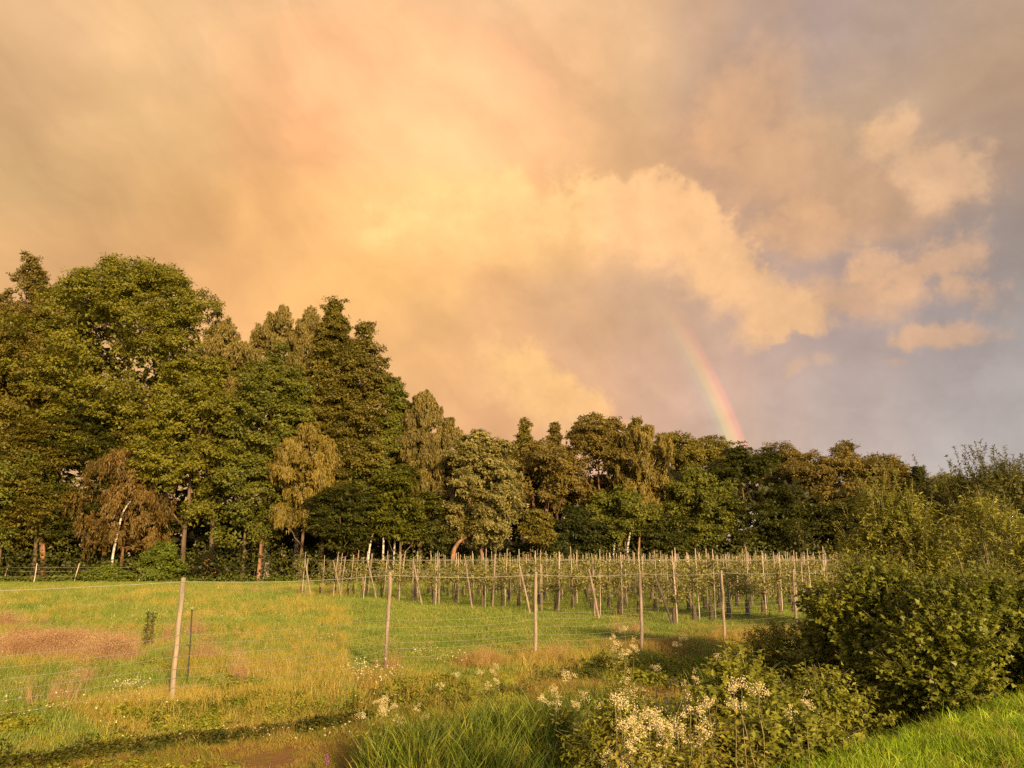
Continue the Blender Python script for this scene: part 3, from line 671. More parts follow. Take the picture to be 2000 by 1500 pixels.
for wi, (hf, r) in enumerate(((1.70, 0.0035), (0.93, 0.002), (0.80, 0.002), (0.65, 0.002), (0.50, 0.002), (0.38, 0.002), (0.24, 0.002))):
    pts = []
    for k in range(len(FP) - 1):
        a_ = np.array(FP[k]); b_ = np.array(FP[k + 1])
        for q in range(10):
            u = q / 10; z = (hf if wi else a_[2] * (1 - u) + b_[2] * u - 0.06) - 0.05 * math.sin(math.pi * u) + (0.02 * math.sin(k * 3.1 + wi) if wi else 0)
            pts.append((a_[0] * (1-u) + b_[0] * u - f0[0] + 0.055 * V[0] * -1, a_[1] * (1-u) + b_[1] * u - f0[1] - 0.055 * V[1], z))
    b = Buf(); tube(b, pts, r, 4, False); o = b.obj('cord' if wi == 0 else 'wire', rope_m if wi == 0 else wire_m, fence)
# thin dark electric fence stake beside the first post
x, y = gnd(366, 1334); o = thing('fence_stake', (x, y, hz_(x, y)), 'thin black fence stake with a pale insulator right of the leftmost grey post', 'stake')
b = Buf(); hh = at(363, 1188, y)[2]; tube(b, [(0, 0, -0.1), (-0.01, 0, hh * 0.5), (-0.03, 0, hh)], 0.011, 6); b.obj('rod', plain_mat('black_rod', (0.015, 0.018, 0.012)), o)
b = Buf()
for a_ in (-0.7, 0.2, 0.9): tube(b, [(-0.03, 0, hh - 0.02), (-0.03 + math.sin(a_) * 0.04, -0.01, hh + 0.035 * math.cos(a_))], 0.007, 5)
b.obj('insulator', plain_mat('yellow_insulator', (0.30, 0.27, 0.10)), o)
# two dark plant stakes in the left meadow
for px, ty, by in ((282, 1216, 1270), (292, 1212, 1268)):
    x, y = gnd(px, by); o = thing('dock_plant', (x, y, hz_(x, y)), 'dark withered dock stalk left of the leftmost fence post' + (', left one of the pair' if px == 282 else ', right one of the pair'), 'weed', 'dark dock stalks in the dry grass')
    b = Buf(); tube(b, [(0, 0, 0), (0.01, 0, 0.55), (0, 0, 0.85)], 0.012, 5); b.obj('stalk', BK['darkpost'], o)
    b = Buf(); n = 160; leaves(b, np.stack([RNG.normal(size=n) * 0.03, RNG.normal(size=n) * 0.03, 0.15 + RNG.random(n) * 0.7], 1), RNG.normal(size=(n, 3)), RNG.normal(size=(n, 3)), 0.06, 0.6); b.obj('seed_heads', LM['dark'], o)
# far fence along the forest
FF = []
for px, by, ty in ((-90, 1135, 1100), (37, 1133, 1101), (95, 1136, 1100), (171, 1134, 1100), (293, 1134, 1102), (405, 1133, 1105), (511, 1132, 1106)):
    d = EYE / ((by - 1095) / F) ; x = (px - 1000) / F * d; FF.append((x, d, EYE + (1095 - ty) / F * d + 0.02, (297 - 293 if px == 293 else (6 if px in (37, 171) else 1))))
farf = thing('wire_fence', (FF[3][0], FF[3][1], 0), 'thin wire fence on pale stakes at the far field edge by the trees', 'fence')
for x, y, h, tl in FF:
    o = post_mesh(h, 0.055, 0.045, int(abs(x) * 10), 6).obj('post', BK['stake'], farf, True); o.location = (x - FF[3][0], y - FF[3][1], 0); o.rotation_euler = (0, math.radians(tl * 1.6), 0)
for hf in (0.5, 1.0, 1.35):
    b = Buf(); tube(b, [(x - FF[3][0], y - FF[3][1], hf) for x, y, h, tl in FF], 0.006, 4, False); b.obj('wire', wire_m, farf)

# ------------------------------------------------------------------ orchard
def apple_protos():
    fol, tr, gd, sk = [], [], [], []
    for k in range(8):
        rng = np.random.default_rng(700 + k); b = Buf(); t_ = Buf()
        H = 1.75 + 0.3 * rng.random(); tube(t_, branch((0, 0, -0.05), (rng.normal() * 0.04, rng.normal() * 0.04, H * 0.93), 0, 7, rng, 0.012), np.linspace(0.026, 0.008, 7), 5, False)
        for q in range(11):
            z0 = 0.62 + 1.0 * rng.random() ** 1.1 * H / 1.9; a_ = rng.random() * 6.28; L_ = (0.42 + 0.25 * rng.random()) * (1.25 - 0.45 * z0)
            p1 = np.array([math.cos(a_) * L_, math.sin(a_) * L_, z0 + 0.22 + rng.normal() * 0.12]); pts = branch((0, 0, z0), p1, 0.03, 5, rng, 0.015)
            tube(t_, pts, np.linspace(0.010, 0.004, 5), 4, False)
            n = 27; u = rng.random(n) ** 0.7; P = np.array([0, 0, z0]) * (1 - u[:, None]) + p1 * u[:, None] + rng.normal(size=(n, 3)) * 0.085
            leaves(b, P, rng.normal(size=(n, 3)) * 0.7 + np.array([0, 0, 0.8]), rng.normal(size=(n, 3)), 0.092 + 0.03 * rng.random(n), 0.6, 'fold', rng=rng)
        n = 40; u = rng.random(n); P = np.stack([rng.normal(size=n) * 0.05, rng.normal(size=n) * 0.05, 1.2 + u * (H - 1.15)], 1)
        leaves(b, P, rng.normal(size=(n, 3)) + np.array([0, 0, 0.5]), rng.normal(size=(n, 3)), 0.09, 0.6, 'fold', rng=rng)
        fol.append(b.obj('foliage', LM['apple'], None, link=False).data); tr.append(t_.obj('trunk', BK['bark'], None, link=False).data)
        g = Buf(); r0 = 0.052 + 0.02 * rng.random(); hgt = 0.44 + 0.12 * rng.random(); tw = rng.normal() * 0.03
        tube(g, [(0, 0, 0.0), (0.01, 0, hgt * 0.5), (tw, 0, hgt)], [r0 * 1.25, r0, r0 * 0.8], 6, False); gd.append(g.obj('guard', BK['guard'], None, True, link=False).data)
    for k in range(6):
        rng = np.random.default_rng(800 + k); b = post_mesh(1.0, 0.017, 0.013, 800 + k, 6); sk.append(b.obj('stake', BK['stake'], None, True, link=False).data)
    return fol, tr, gd, sk
AF, AT, AG, AS = apple_protos()
E0 = np.array((4.95, 26.3)); NR = 9; RS = 3.28
slots = []
for r in range(NR):
    e_ = E0 + V * RS * r
    smax = 64 - r * 0.5
    s_ = 0.4
    k = 0
    while s_ < smax:
        p = e_ + U * s_; slots.append((math.hypot(*p), r, s_, k, p + RNG.normal(size=2) * 0.05)); s_ += 1.10 * (1 + RNG.normal() * 0.04); k += 1
def nth(k):
    k += 1; return '%d%s' % (k, 'th' if 10 < k % 100 < 14 else {1: 'st', 2: 'nd', 3: 'rd'}.get(k % 10, 'th'))
def visible(p):
    px = 1000 + F * p[0] / p[1]; return -50 < px < 1720
slots = sorted([q for q in slots if visible(q[4])], key=lambda q: q[0])
names = ['first', 'second', 'third', 'fourth', 'fifth', 'sixth', 'seventh', 'eighth', 'ninth']
rest_f, rest_s = Buf(), Buf()
def md(me):
    n = len(me.vertices); v = np.empty(n * 3, np.float32); me.vertices.foreach_get('co', v)
    tri = {}
    for p in me.polygons: tri.setdefault(len(p.vertices), []).append(tuple(p.vertices))
    a = np.empty(n, np.float32); me.attributes['tint'].data.foreach_get('value', a)
    return v.reshape(-1, 3), {k: np.array(x) for k, x in tri.items()}, a
cache = {}
def append_mesh(buf, me, loc, rz, sc=(1, 1, 1), tilt=(0, 0)):
    if me.name not in cache: cache[me.name] = md(me)
    v, fs, a = cache[me.name]; c, s_ = math.cos(rz), math.sin(rz)
    v = v * np.array(sc); v = v @ np.array([[c, s_, 0], [-s_, c, 0], [0, 0, 1]]); v[:, 0] += v[:, 2] * tilt[0]; v[:, 1] += v[:, 2] * tilt[1]
    base = buf.n; first = True
    buf.v.append(v + np.array(loc)); buf.a.append(a); buf.n += len(v)
    for k, f in fs.items(): buf.f.setdefault(k, []).append(f + base)
rest_tr, rest_g = Buf(), Buf()
for i, (dist, r, s_, k, p) in enumerate(slots):
    z = hz_(*p); v_ = int(RNG.integers(0, 8)); rz = RNG.random() * 6.28; sc = 0.97 + 0.2 * RNG.random()
    g_rz = RNG.random() * 6.28; tl = (RNG.normal() * 0.02, RNG.normal() * 0.02)
    sp = p + (V * -0.10 + U * 0.05) + RNG.normal(size=2) * 0.03; sh = 2.40 + RNG.normal() * 0.09; sv = int(RNG.integers(0, 6))
    st_t = (RNG.normal() * 0.022, RNG.normal() * 0.022)
    if r >= 6 and s_ < 6: st_t = (0.07 + RNG.normal() * 0.03, 0)
    if i < 290:
        rl = names[r]
        o = thing('apple_tree', (p[0], p[1], z), 'young apple tree, %s from the left end of the %s orchard row from the fence' % (nth(k), rl), 'fruit tree', 'young apple trees of the orchard', rz)
        o.scale = (sc, sc, sc)
        if k == 0: o['label'] = 'young apple tree at the open left end of the %s orchard row from the fence' % rl
        for nm, me in (('foliage', AF[v_]), ('trunk', AT[v_]), ('guard', AG[v_])):
            c = bpy.data.objects.new(nm, me); COL.objects.link(c); c.parent = o
        q = bpy.data.objects.new('wooden_stake', AS[sv]); COL.objects.link(q); q.location = (sp[0], sp[1], z); q.scale = (1, 1, sh); q.rotation_euler = (-st_t[1], st_t[0], 0)
        q['label'] = 'tall pale stake, %s from the left end of the %s orchard row from the fence' % (nth(k), rl)
        if k == 0: q['label'] = 'tall pale stake at the open left end of the %s orchard row from the fence' % rl
        q['category'] = 'stake'; q['group'] = 'tall pale stakes of the orchard'
    else:
        append_mesh(rest_f, AF[v_], (p[0], p[1], z), rz, (sc, sc, sc)); append_mesh(rest_g, AG[v_], (p[0], p[1], z), rz); append_mesh(rest_tr, AT[v_], (p[0], p[1], z), rz, (sc, sc, sc))
        append_mesh(rest_s, AS[sv], (sp[0], sp[1], z), 0, (1, 1, sh), st_t)
root = thing('distant_orchard_trees', (0, 0, 0), 'more young apple trees at the far end of the orchard rows by the forest', 'fruit trees')
root['kind'] = 'stuff'
for nm, bf, mt in (('foliage', rest_f, LM['apple']), ('trunks', rest_tr, BK['bark']), ('guards', rest_g, BK['guard'])):
    o = bf.obj(nm, mt, root); o['kind'] = 'stuff'
kind(rest_s.obj('distant_stakes', BK['stake']), 'stuff', 'more pale stakes at the far end of the orchard rows by the forest', 'stakes')
# trellis of each row: brown posts, a slanting strut at the open end, two wires
strut_px = [((1316, 1220), (1279, 1125)), ((1171, 1213), (1150, 1112)), ((1037, 1202), (1014, 1103)), ((923, 1192), (908, 1090)), ((825, 1183), (807, 1096)), ((737, 1174), (716, 1089)), ((668, 1170), (651, 1095)), ((608, 1170), (596, 1095)), None]
for r in range(NR):
    e_ = E0 + V * RS * r; lab = 'row of brown trellis posts and wires carrying the %s orchard row from the fence' % names[r]
    if r == 0: lab = 'trellis of the orchard row nearest the fence, ending in a dark leaning strut'
    o = thing('trellis', (e_[0], e_[1], 0), lab, 'trellis', 'trellises of the orchard rows')
    for k in range(8):
        s_ = 0.9 + k * 8.2 + RNG.normal() * 0.3; p = e_ + U * s_
        if not visible(p): continue
        q = post_mesh(2.12 + RNG.normal() * 0.08, 0.038, 0.033, 900 + r * 10 + k, 7).obj('post', BK['oldpost'], o, True); q.location = (p[0] - e_[0], p[1] - e_[1], hz_(*p)); q.rotation_euler = (RNG.normal() * 0.02, RNG.normal() * 0.03, 0)
    if strut_px[r]:
        (bx, by), (tx, ty) = strut_px[r]; x, y = gnd(bx, by); tp = np.array(at(tx, ty, y + 0.25)); b = Buf()
        p0 = np.array([x, y, hz_(x, y) - 0.1]); tube(b, [p0 - [e_[0], e_[1], 0], (p0 + tp) / 2 - [e_[0], e_[1], 0] + [0.01, 0, 0], tp - [e_[0], e_[1], 0]], [0.042, 0.04, 0.036], 7)
        q = b.obj('strut', BK['darkpost' if r == 0 else 'oldpost'], o, True)
        if r == 0: q['label'] = 'dark leaning strut'
    for hf in (2.04, 1.42):
        pts = [tuple(U * s_) + (hf - 0.03 * math.sin(s_ * 0.38) ** 2,) for s_ in np.linspace(0.9, 60, 46)]
        b = Buf(); tube(b, pts, 0.0055, 4, False); b.obj('wire', wire_m, o)
# ------------------------------------------------------------------ grasses and weeds (geometry nodes over tuft meshes)
def grass_mat(name, cols, var=0.5, trans=0.35, scale=0.5):
    """cols: 3 albedos mixed by place and by blade"""
    m, nt = new_mat(name); geo = nt.n('ShaderNodeNewGeometry'); P = geo.outputs['Position']
    at_ = nt.n('ShaderNodeAttribute', attribute_name='tint')
    n1 = nt.noise(P, scale, 4, 0.6); n2 = nt.noise(P, scale * 4.3, 4, 0.6)
    c = nt.mix(nt.mrange(n1, 0.36, 0.64), cols[0] + (1,), cols[1] + (1,))
    c = nt.mix(nt.math('MULTIPLY', nt.mrange(n2, 0.5, 0.68), 0.8), c, cols[2] + (1,))
    f = nt.math('ADD', 1.0 - var * 0.5, nt.math('MULTIPLY', at_.outputs['Fac'], var))
    c = nt.mix(1.0, c, nt.vmath('SCALE', (1, 1, 1), scale=f), 'MULTIPLY')
    d = nt.n('ShaderNodeBsdfPrincipled'); nt.L(c, d.inputs['Base Color']); d.inputs['Roughness'].default_value = 0.5; d.inputs['Specular IOR Level'].default_value = 0.25
    tr = nt.n('ShaderNodeBsdfTranslucent'); nt.L(c, tr.inputs[0]); mx = nt.n('ShaderNodeMixShader'); mx.inputs[0].default_value = trans
    nt.L(d.outputs[0], mx.inputs[1]); nt.L(tr.outputs[0], mx.inputs[2]); finish(nt, mx.outputs[0]); return m
def blades(b, rng, n, spread, h0, h1, w0, bend, segs=2, lean=None):
    a_ = rng.random(n) * 6.28; r = spread * np.sqrt(rng.random(n)); base = np.stack([np.cos(a_) * r, np.sin(a_) * r, np.full(n, -0.02)], 1)
    h = h0 + (h1 - h0) * rng.random(n); da = rng.random(n) * 6.28; bd = bend * (0.3 + rng.random(n)) * h
    dirx = np.stack([np.cos(da), np.sin(da), np.zeros(n)], 1)
    if lean is not None: dirx = dirx * 0.7 + np.array(lean)
    wa = rng.random(n) * 3.14; wd = np.stack([np.cos(wa), np.sin(wa), np.zeros(n)], 1); tint = rng.random(n)
    V_ = []
    for k in range(segs + 1):
        u = k / segs; c = base + np.array([0, 0, 1.0]) * (h * u * (1 - 0.28 * bend * u))[:, None] + dirx * (bd * u * u)[:, None]
        wv = wd * (w0 * (1 - u) ** 0.7 * 0.5)[..., None] if not np.isscalar(w0) else wd * (w0 * (1 - u) ** 0.7 * 0.5)
        if k < segs: V_ += [c - wv, c + wv]
        else: V_ += [c]
    m = len(V_); v = np.stack(V_, 1).reshape(-1, 3); i = np.arange(n)[:, None] * m
    for k in range(segs - 1): b.add(v[:0], np.zeros((0, 4), int))
    f4 = [i + np.array([[2*k, 2*k+1, 2*k+3, 2*k+2]]) for k in range(segs - 1)]
    base_i = b.n; b.v.append(v); b.a.append(np.repeat(tint, m)); b.n += len(v)
    if f4: b.f.setdefault(4, []).append(np.concatenate(f4) + base_i)
    b.f.setdefault(3, []).append(i + np.array([[m-3, m-2, m-1]]) + base_i)
def tuft_set(name, mat, make, k=6):
    c = bpy.data.collections.new(name)
    for i in range(k):
        rng = np.random.default_rng(hash(name) % 1000 + i if False else sum(map(ord, name)) + i); b = Buf(); make(b, rng)
        o = b.obj(name, mat, None, link=False); c.objects.link(o)
    return c
def scatter(name, label, cat, coll, X, Y, scale, Z=None, tilt=0.12):
    n = len(X); Z = height(X, Y) if Z is None else Z
    me = bpy.data.meshes.new(name); me.vertices.add(n); me.vertices.foreach_set('co', np.stack([X, Y, Z], 1).astype(np.float32).ravel())
    a_ = me.attributes.new('sc', 'FLOAT', 'POINT'); a_.data.foreach_set('value', np.broadcast_to(scale, (n,)).astype(np.float32))
    r_ = me.attributes.new('rot', 'FLOAT_VECTOR', 'POINT'); r_.data.foreach_set('vector', np.stack([RNG.normal(size=n) * tilt, RNG.normal(size=n) * tilt, RNG.random(n) * 6.28], 1).astype(np.float32).ravel())
    o = bpy.data.objects.new(name, me); COL.objects.link(o); kind(o, 'stuff', label, cat)
    g = bpy.data.node_groups.new(name, 'GeometryNodeTree'); g.interface.new_socket('Geometry', in_out='INPUT', socket_type='NodeSocketGeometry'); g.interface.new_socket('Geometry', in_out='OUTPUT', socket_type='NodeSocketGeometry')
    gi = g.nodes.new('NodeGroupInput'); go = g.nodes.new('NodeGroupOutput'); ip = g.nodes.new('GeometryNodeInstanceOnPoints')
    ci = g.nodes.new('GeometryNodeCollectionInfo'); ci.inputs[0].default_value = coll; ci.inputs['Separate Children'].default_value = True; ci.inputs['Reset Children'].default_value = True
    ns = g.nodes.new('GeometryNodeInputNamedAttribute'); ns.data_type = 'FLOAT'; ns.inputs[0].default_value = 'sc'
    nr = g.nodes.new('GeometryNodeInputNamedAttribute'); nr.data_type = 'FLOAT_VECTOR'; nr.inputs[0].default_value = 'rot'
    g.links.new(gi.outputs[0], ip.inputs['Points']); g.links.new(ci.outputs[0], ip.inputs['Instance']); ip.inputs['Pick Instance'].default_value = True
    g.links.new(ns.outputs['Attribute'], ip.inputs['Scale']); g.links.new(nr.outputs['Attribute'], ip.inputs['Rotation'])
    g.links.new(ip.outputs[0], go.inputs[0]); md_ = o.modifiers.new('scatter', 'NODES'); md_.node_group = g
    return o
def wedge(n, y0, y1, x_l=-0.72, x_r=0.72, p=1.0, rng=RNG):
    """points in the viewed wedge, more of them close by"""
    y = y0 * (y1 / y0) ** (rng.random(n) ** p); x = y * rng.uniform(x_l, x_r, n); return x, y
GM = {
 'lawn': grass_mat('lawn_grass', ((0.15, 0.215, 0.030), (0.235, 0.265, 0.045), (0.33, 0.295, 0.075)), scale=0.4),
 'turf': grass_mat('patchy_turf', ((0.20, 0.20, 0.024), (0.33, 0.25, 0.045), (0.26, 0.125, 0.040)), scale=1.1),
 'straw': grass_mat('straw_grass', ((0.34, 0.28, 0.045), (0.42, 0.32, 0.07), (0.34, 0.21, 0.045)), scale=0.6),
 'red': grass_mat('reddish_seed_grass', ((0.36, 0.20, 0.105), (0.45, 0.29, 0.15), (0.34, 0.27, 0.08)), scale=1.6),
 'shadeweed': grass_mat('painted_shade_weed', ((0.050, 0.060, 0.008), (0.085, 0.085, 0.010), (0.12, 0.09, 0.014)), scale=0.9),  # weed colour darkened to stand for shadow and hollows in the furrow
 'verge': grass_mat('verge_grass', ((0.16, 0.26, 0.008), (0.25, 0.34, 0.014), (0.32, 0.34, 0.03)), scale=0.9, var=1.3),
 'reed': grass_mat('reed_grass', ((0.060, 0.10, 0.010), (0.14, 0.175, 0.018), (0.30, 0.27, 0.04)), scale=1.2, var=1.4),
 'weed': grass_mat('weed_leaf', ((0.13, 0.155, 0.012), (0.25, 0.25, 0.022), (0.34, 0.28, 0.035)), scale=0.8),
 'brown': grass_mat('brown_rank_grass', ((0.28, 0.18, 0.045), (0.38, 0.26, 0.07), (0.26, 0.24, 0.035)), scale=1.6),
 'flower': grass_mat('tiny_daisy', ((0.50, 0.44, 0.22), (0.55, 0.48, 0.24), (0.55, 0.50, 0.30)), scale=0.8, trans=0.2),
}
lawn = tuft_set('lawn_tuft', GM['lawn'], lambda b, r: blades(b, r, 46, 0.16, 0.03, 0.10, 0.007, 0.7))
meadow = tuft_set('meadow_tuft', GM['lawn'], lambda b, r: blades(b, r, 40, 0.13, 0.10, 0.26, 0.007, 0.5))
straw = tuft_set('straw_tuft', GM['straw'], lambda b, r: blades(b, r, 34, 0.13, 0.12, 0.34, 0.0055, 0.45))
def redm(b, r):
    blades(b, r, 40, 0.16, 0.3, 0.62, 0.0045, 0.3)
    n = 46; P = np.stack([r.normal(size=n) * 0.10, r.normal(size=n) * 0.10, 0.36 + r.random(n) * 0.26], 1)
    leaves(b, P, r.normal(size=(n, 3)), r.normal(size=(n, 3)) + np.array([0, 0, 1.2]), 0.036, 0.25)
redt = tuft_set('seed_grass_tuft', GM['red'], redm)
def weedm(b, r):
    n = 42; a_ = r.random(n) * 6.28; rr = r.random(n) * 0.16; P = np.stack([np.cos(a_) * rr, np.sin(a_) * rr, 0.03 + r.random(n) * 0.16 * (1.2 - rr / 0.16)], 1)
    leaves(b, P, np.stack([np.cos(a_) * 0.4, np.sin(a_) * 0.4, np.ones(n)], 1) + r.normal(size=(n, 3)) * 0.35, np.stack([np.cos(a_), np.sin(a_), np.zeros(n)], 1) + r.normal(size=(n, 3)) * 0.3, 0.05 + r.random(n) * 0.04, 0.55, 'fold')
weedt = tuft_set('weed_tuft', GM['weed'], weedm)
brownt = tuft_set('brown_tuft', GM['brown'], lambda b, r: blades(b, r, 44, 0.16, 0.15, 0.42, 0.006, 0.6))
verget = tuft_set('verge_tuft', GM['verge'], lambda b, r: blades(b, r, 30, 0.12, 0.08, 0.30, 0.0095, 0.9, 3, lean=(-0.2, 0.15, 0)))
reedt = tuft_set('reed_tuft', GM['reed'], lambda b, r: blades(b, r, 15, 0.12, 0.40, 0.98, 0.020, 0.45, 4))
def daisym(b, r):
    n = 7; a_ = r.random(n) * 6.28; rr = r.random(n) * 0.18; P = np.stack([np.cos(a_) * rr, np.sin(a_) * rr, 0.16 + r.random(n) * 0.16], 1)
    leaves(b, P, r.normal(size=(n, 3)) * 0.5 + np.array([0, -0.5, 0.8]), r.normal(size=(n, 3)), 0.02 + r.random(n) * 0.012, 0.9)
daisyt = tuft_set('daisy_tuft', GM['flower'], daisym)

# 1 the mown field behind the fence
x, y = wedge(46000, 9.0, 76.0, p=0.95); s_, t_ = to_st(x, y)
k = (t_ > 10.9); x, y = x[k], y[k]
scatter('field_grass', 'short yellow green grass of the mown field between fence and orchard', 'grass', lawn, x, y, (0.9 + 0.5 * RNG.random(len(x))) * np.clip(y / 16, 1, 2.6))
# 2 longer meadow in the left part and along the fence
x, y = wedge(30000, 7.4, 70.0); s_, t_ = to_st(x, y); nz = vnoise(x, y, 0.35, 9)
left = (t_ > 11.9) & (x < -0.12 * y - 1.0) & (y < 60) & (RNG.random(len(x)) < sstep(nz + (-x / y) * 0.9, 0.55, 0.95))
strip = (t_ > 10.9) & (t_ < 12.2)
k = (left | (strip & (nz > 0.25)))
scatter('meadow_grass', 'longer uneven green grass of the meadow and fence strip', 'grass', meadow, x[k], y[k], (0.7 + 0.6 * RNG.random(k.sum())) * np.clip(y[k] / 20, 1, 2.0) * np.where(strip[k], 0.35 + 0.8 * sstep(vnoise(x[k], y[k], 1.6, 44), 0.45, 0.85), 1))
x, y = wedge(26000, 7.4, 60.0); s_, t_ = to_st(x, y); nz = vnoise(x, y, 0.5, 12)
k = (((t_ > 5.5) & (t_ < 12.4) & (nz > 0.42) & ((t_ > 10.6) | (RNG.random(len(x)) < 0.25))) | ((t_ > 12) & (x < -0.2 * y) & (nz > 0.55)))
scatter('straw_grass', 'dry straw coloured grass stalks scattered through the meadow', 'grass', straw, x[k], y[k], (0.6 + 0.6 * RNG.random(k.sum())) * np.clip(y[k] / 22, 1, 1.8) * np.where(t_[k] < 10.5, 0.30 + 0.6 * sstep(vnoise(x[k], y[k], 1.3, 45), 0.5, 0.9), 1))
turft = tuft_set('turf_tuft', GM['turf'], lambda b, r: blades(b, r, 44, 0.15, 0.05, 0.16, 0.007, 0.8))
n = 16000; s1 = RNG.uniform(-6, 22, n); t1 = RNG.uniform(6.2, 11.1, n); x = U[0] * s1 + V[0] * t1; y = U[1] * s1 + V[1] * t1
h1 = vnoise(x, y, 1.5, 44); k = (y > 6) & (h1 + 0.25 * RNG.random(n) > 0.28 + 0.16 * ((t1 > 8.1) & (t1 < 9.7) & (s1 > 1.5)))
scatter('patchy_turf', 'patchy green, straw and brown turf of the strip before the fence', 'grass', turft, x[k], y[k], (0.55 + 0.5 * RNG.random(k.sum())) * (0.6 + 1.0 * sstep(h1[k], 0.5, 0.9)), tilt=0.3)
# 3 reddish seed grass patches placed as seen
def patch(specs, n, gauss=False):
    xs, ys = [], []
    for px, py, rx, ry, w_ in specs:
        m = int(n * w_); x0, y0 = gnd(px, py); x1, _ = gnd(px + rx, py); _, y2 = gnd(px, max(py - ry, 1106)); _, y3 = gnd(px, py + ry)
        a_ = RNG.random(m) * 6.28; r = np.clip(np.abs(RNG.normal(size=m)) * 0.78, 0, 2.2) if gauss else np.sqrt(RNG.random(m)) * (1 + RNG.normal(size=m) * 0.12)
        dy_ = np.where(np.sin(a_) > 0, y2 - y0, y0 - y3)
        xs.append(x0 + np.cos(a_) * r * (x1 - x0)); ys.append(y0 + np.sin(a_) * r * dy_)
    return np.concatenate(xs), np.concatenate(ys)
x, y = patch([(100, 1284, 92, 12, 0.85), (20, 1272, 50, 14, 0.35), (215, 1297, 38, 6, 0.22), (5, 1226, 36, 5, 0.10), (395, 1292, 45, 4, 0.035), (470, 1320, 34, 7, 0.012), (380, 1240, 20, 4, 0.03), (115, 1374, 34, 6, 0.012), (160, 1340, 24, 5, 0.008), (1225, 1236, 34, 4, 0.014), (325, 1250, 10, 3, 0.01), (385, 1206, 14, 3, 0.01), (500, 1162, 120, 3, 0.08), (770, 1314, 30, 5, 0.008), (940, 1302, 40, 6, 0.010), (1070, 1284, 45, 7, 0.014)], 1050, gauss=True)
k = vnoise(x, y, 0.9, 5) > 0.25
scatter('seed_grass', 'patches of tall reddish brown seeding grass in the left meadow', 'grass', redt, x[k], y[k], 0.45 + 0.5 * RNG.random(k.sum()))
x, y = patch([(1065, 1290, 50, 12, 0.35), (1300, 1268, 110, 12, 0.7), (940, 1300, 40, 12, 0.3), (1480, 1250, 110, 20, 0.8), (720, 1330, 50, 14, 0.18), (530, 1385, 80, 14, 0.15), (1100, 1325, 120, 12, 0.4)], 560, gauss=True)
scatter('brown_grass', 'rank brown grass along the foot of the fence', 'grass', brownt, x, y, 0.4 + 0.5 * RNG.random(len(x)))
# 4 broad leaved weeds along the bank in front of the fence and in the meadow
x, y = patch([(150, 1405, 170, 18, 1.0), (330, 1396, 130, 14, 0.7), (30, 1415, 60, 22, 0.6), (260, 1308, 110, 20, 0.6), (520, 1370, 120, 14, 0.4), (700, 1345, 120, 14, 0.4), (900, 1335, 110, 10, 0.3), (430, 1340, 60, 12, 0.15), (1010, 1360, 60, 12, 0.1), (430, 1250, 20, 20, 0.1), (300, 1470, 260, 24, 0.08)], 2300)
k = vnoise(x, y, 1.5, 61) + 0.7 * RNG.random(len(x)) > 0.85; x, y = x[k], y[k]
darkt = tuft_set('dark_weed_tuft', GM['shadeweed'], weedm)
n_ = 5200; sq = RNG.uniform(-3.5, 13, n_); tq = 10.72 + 0.35 * (vnoise(sq, sq * 0, 0.5, 91) - 0.5) + RNG.normal(size=n_) * 0.17 + 0.06 * np.clip(sq - 8, 0, 14); xq = U[0] * sq + V[0] * tq; yq = U[1] * sq + V[1] * tq
kq = vnoise(xq, yq, 1.3, 71) + 0.6 * RNG.random(n_) > 0.66
scatter('bank_weeds', 'weeds in the shallow furrow just before the fence, coloured dark as shade', 'weeds', darkt, xq[kq], yq[kq], 0.4 + 0.5 * RNG.random(kq.sum()), tilt=0.5)
scatter('broadleaf_weeds', 'low broad leaved weeds along the bank before the fence', 'weeds', weedt, x, y, 0.28 + 0.5 * RNG.random(len(x)) ** 1.5, tilt=0.4)
# 5 little pale flowers in the meadow
x, y = wedge(900, 10, 60, -0.68, -0.1); k = vnoise(x, y, 0.3, 21) > 0.55
x2, y2 = patch([(245, 1368, 26, 8, 0.25), (700, 1325, 50, 14, 0.25), (740, 1345, 60, 14, 0.25), (70, 1158, 60, 6, 0.5), (830, 1290, 30, 8, 0.1), (870, 1305, 40, 8, 0.08), (130, 1195, 40, 6, 0.3), (280, 1215, 50, 6, 0.3)], 110)
x = np.concatenate([x[k], x2]); y = np.concatenate([y[k], y2])
scatter('tiny_meadow_flowers', 'sprinkling of tiny cream flowers in the meadow grass', 'flowers', daisyt, x, y, 0.8 + 0.4 * RNG.random(len(x)))
# 6 bright verge at the lower right
n = 17000; s0 = RNG.uniform(-3, 18, n); t0 = 3.95 - RNG.random(n) ** 1.1 * 4.2; x = U[0] * s0 + V[0] * t0; y = U[1] * s0 + V[1] * t0
t_e = 3.85 + 0.35 * (vnoise(x, y, 0.8, 31) - 0.5); k = (t0 < t_e) & (y > 3.0) & (x > 0.1 * y)
kd = k & (RNG.random(n) < 0.05)
scatter('dead_verge_grass', 'dry straw blades mixed into the bright verge grass', 'grass', straw, x[kd], y[kd], 0.5 + 0.4 * RNG.random(kd.sum()), tilt=0.4)
kd = k & (RNG.random(n) < 0.04)
scatter('verge_weeds', 'small leafy weeds in the bright verge grass', 'weeds', weedt, x[kd], y[kd], 0.4 + 0.4 * RNG.random(kd.sum()), tilt=0.3)
scatter('verge_grass', 'lush bright green grass on the road verge at the lower right', 'grass', verget, x[k], y[k], (0.6 + 0.4 * RNG.random(k.sum())) * (0.75 + 0.6 * vnoise(x[k], y[k], 1.4, 77)), tilt=0.28)
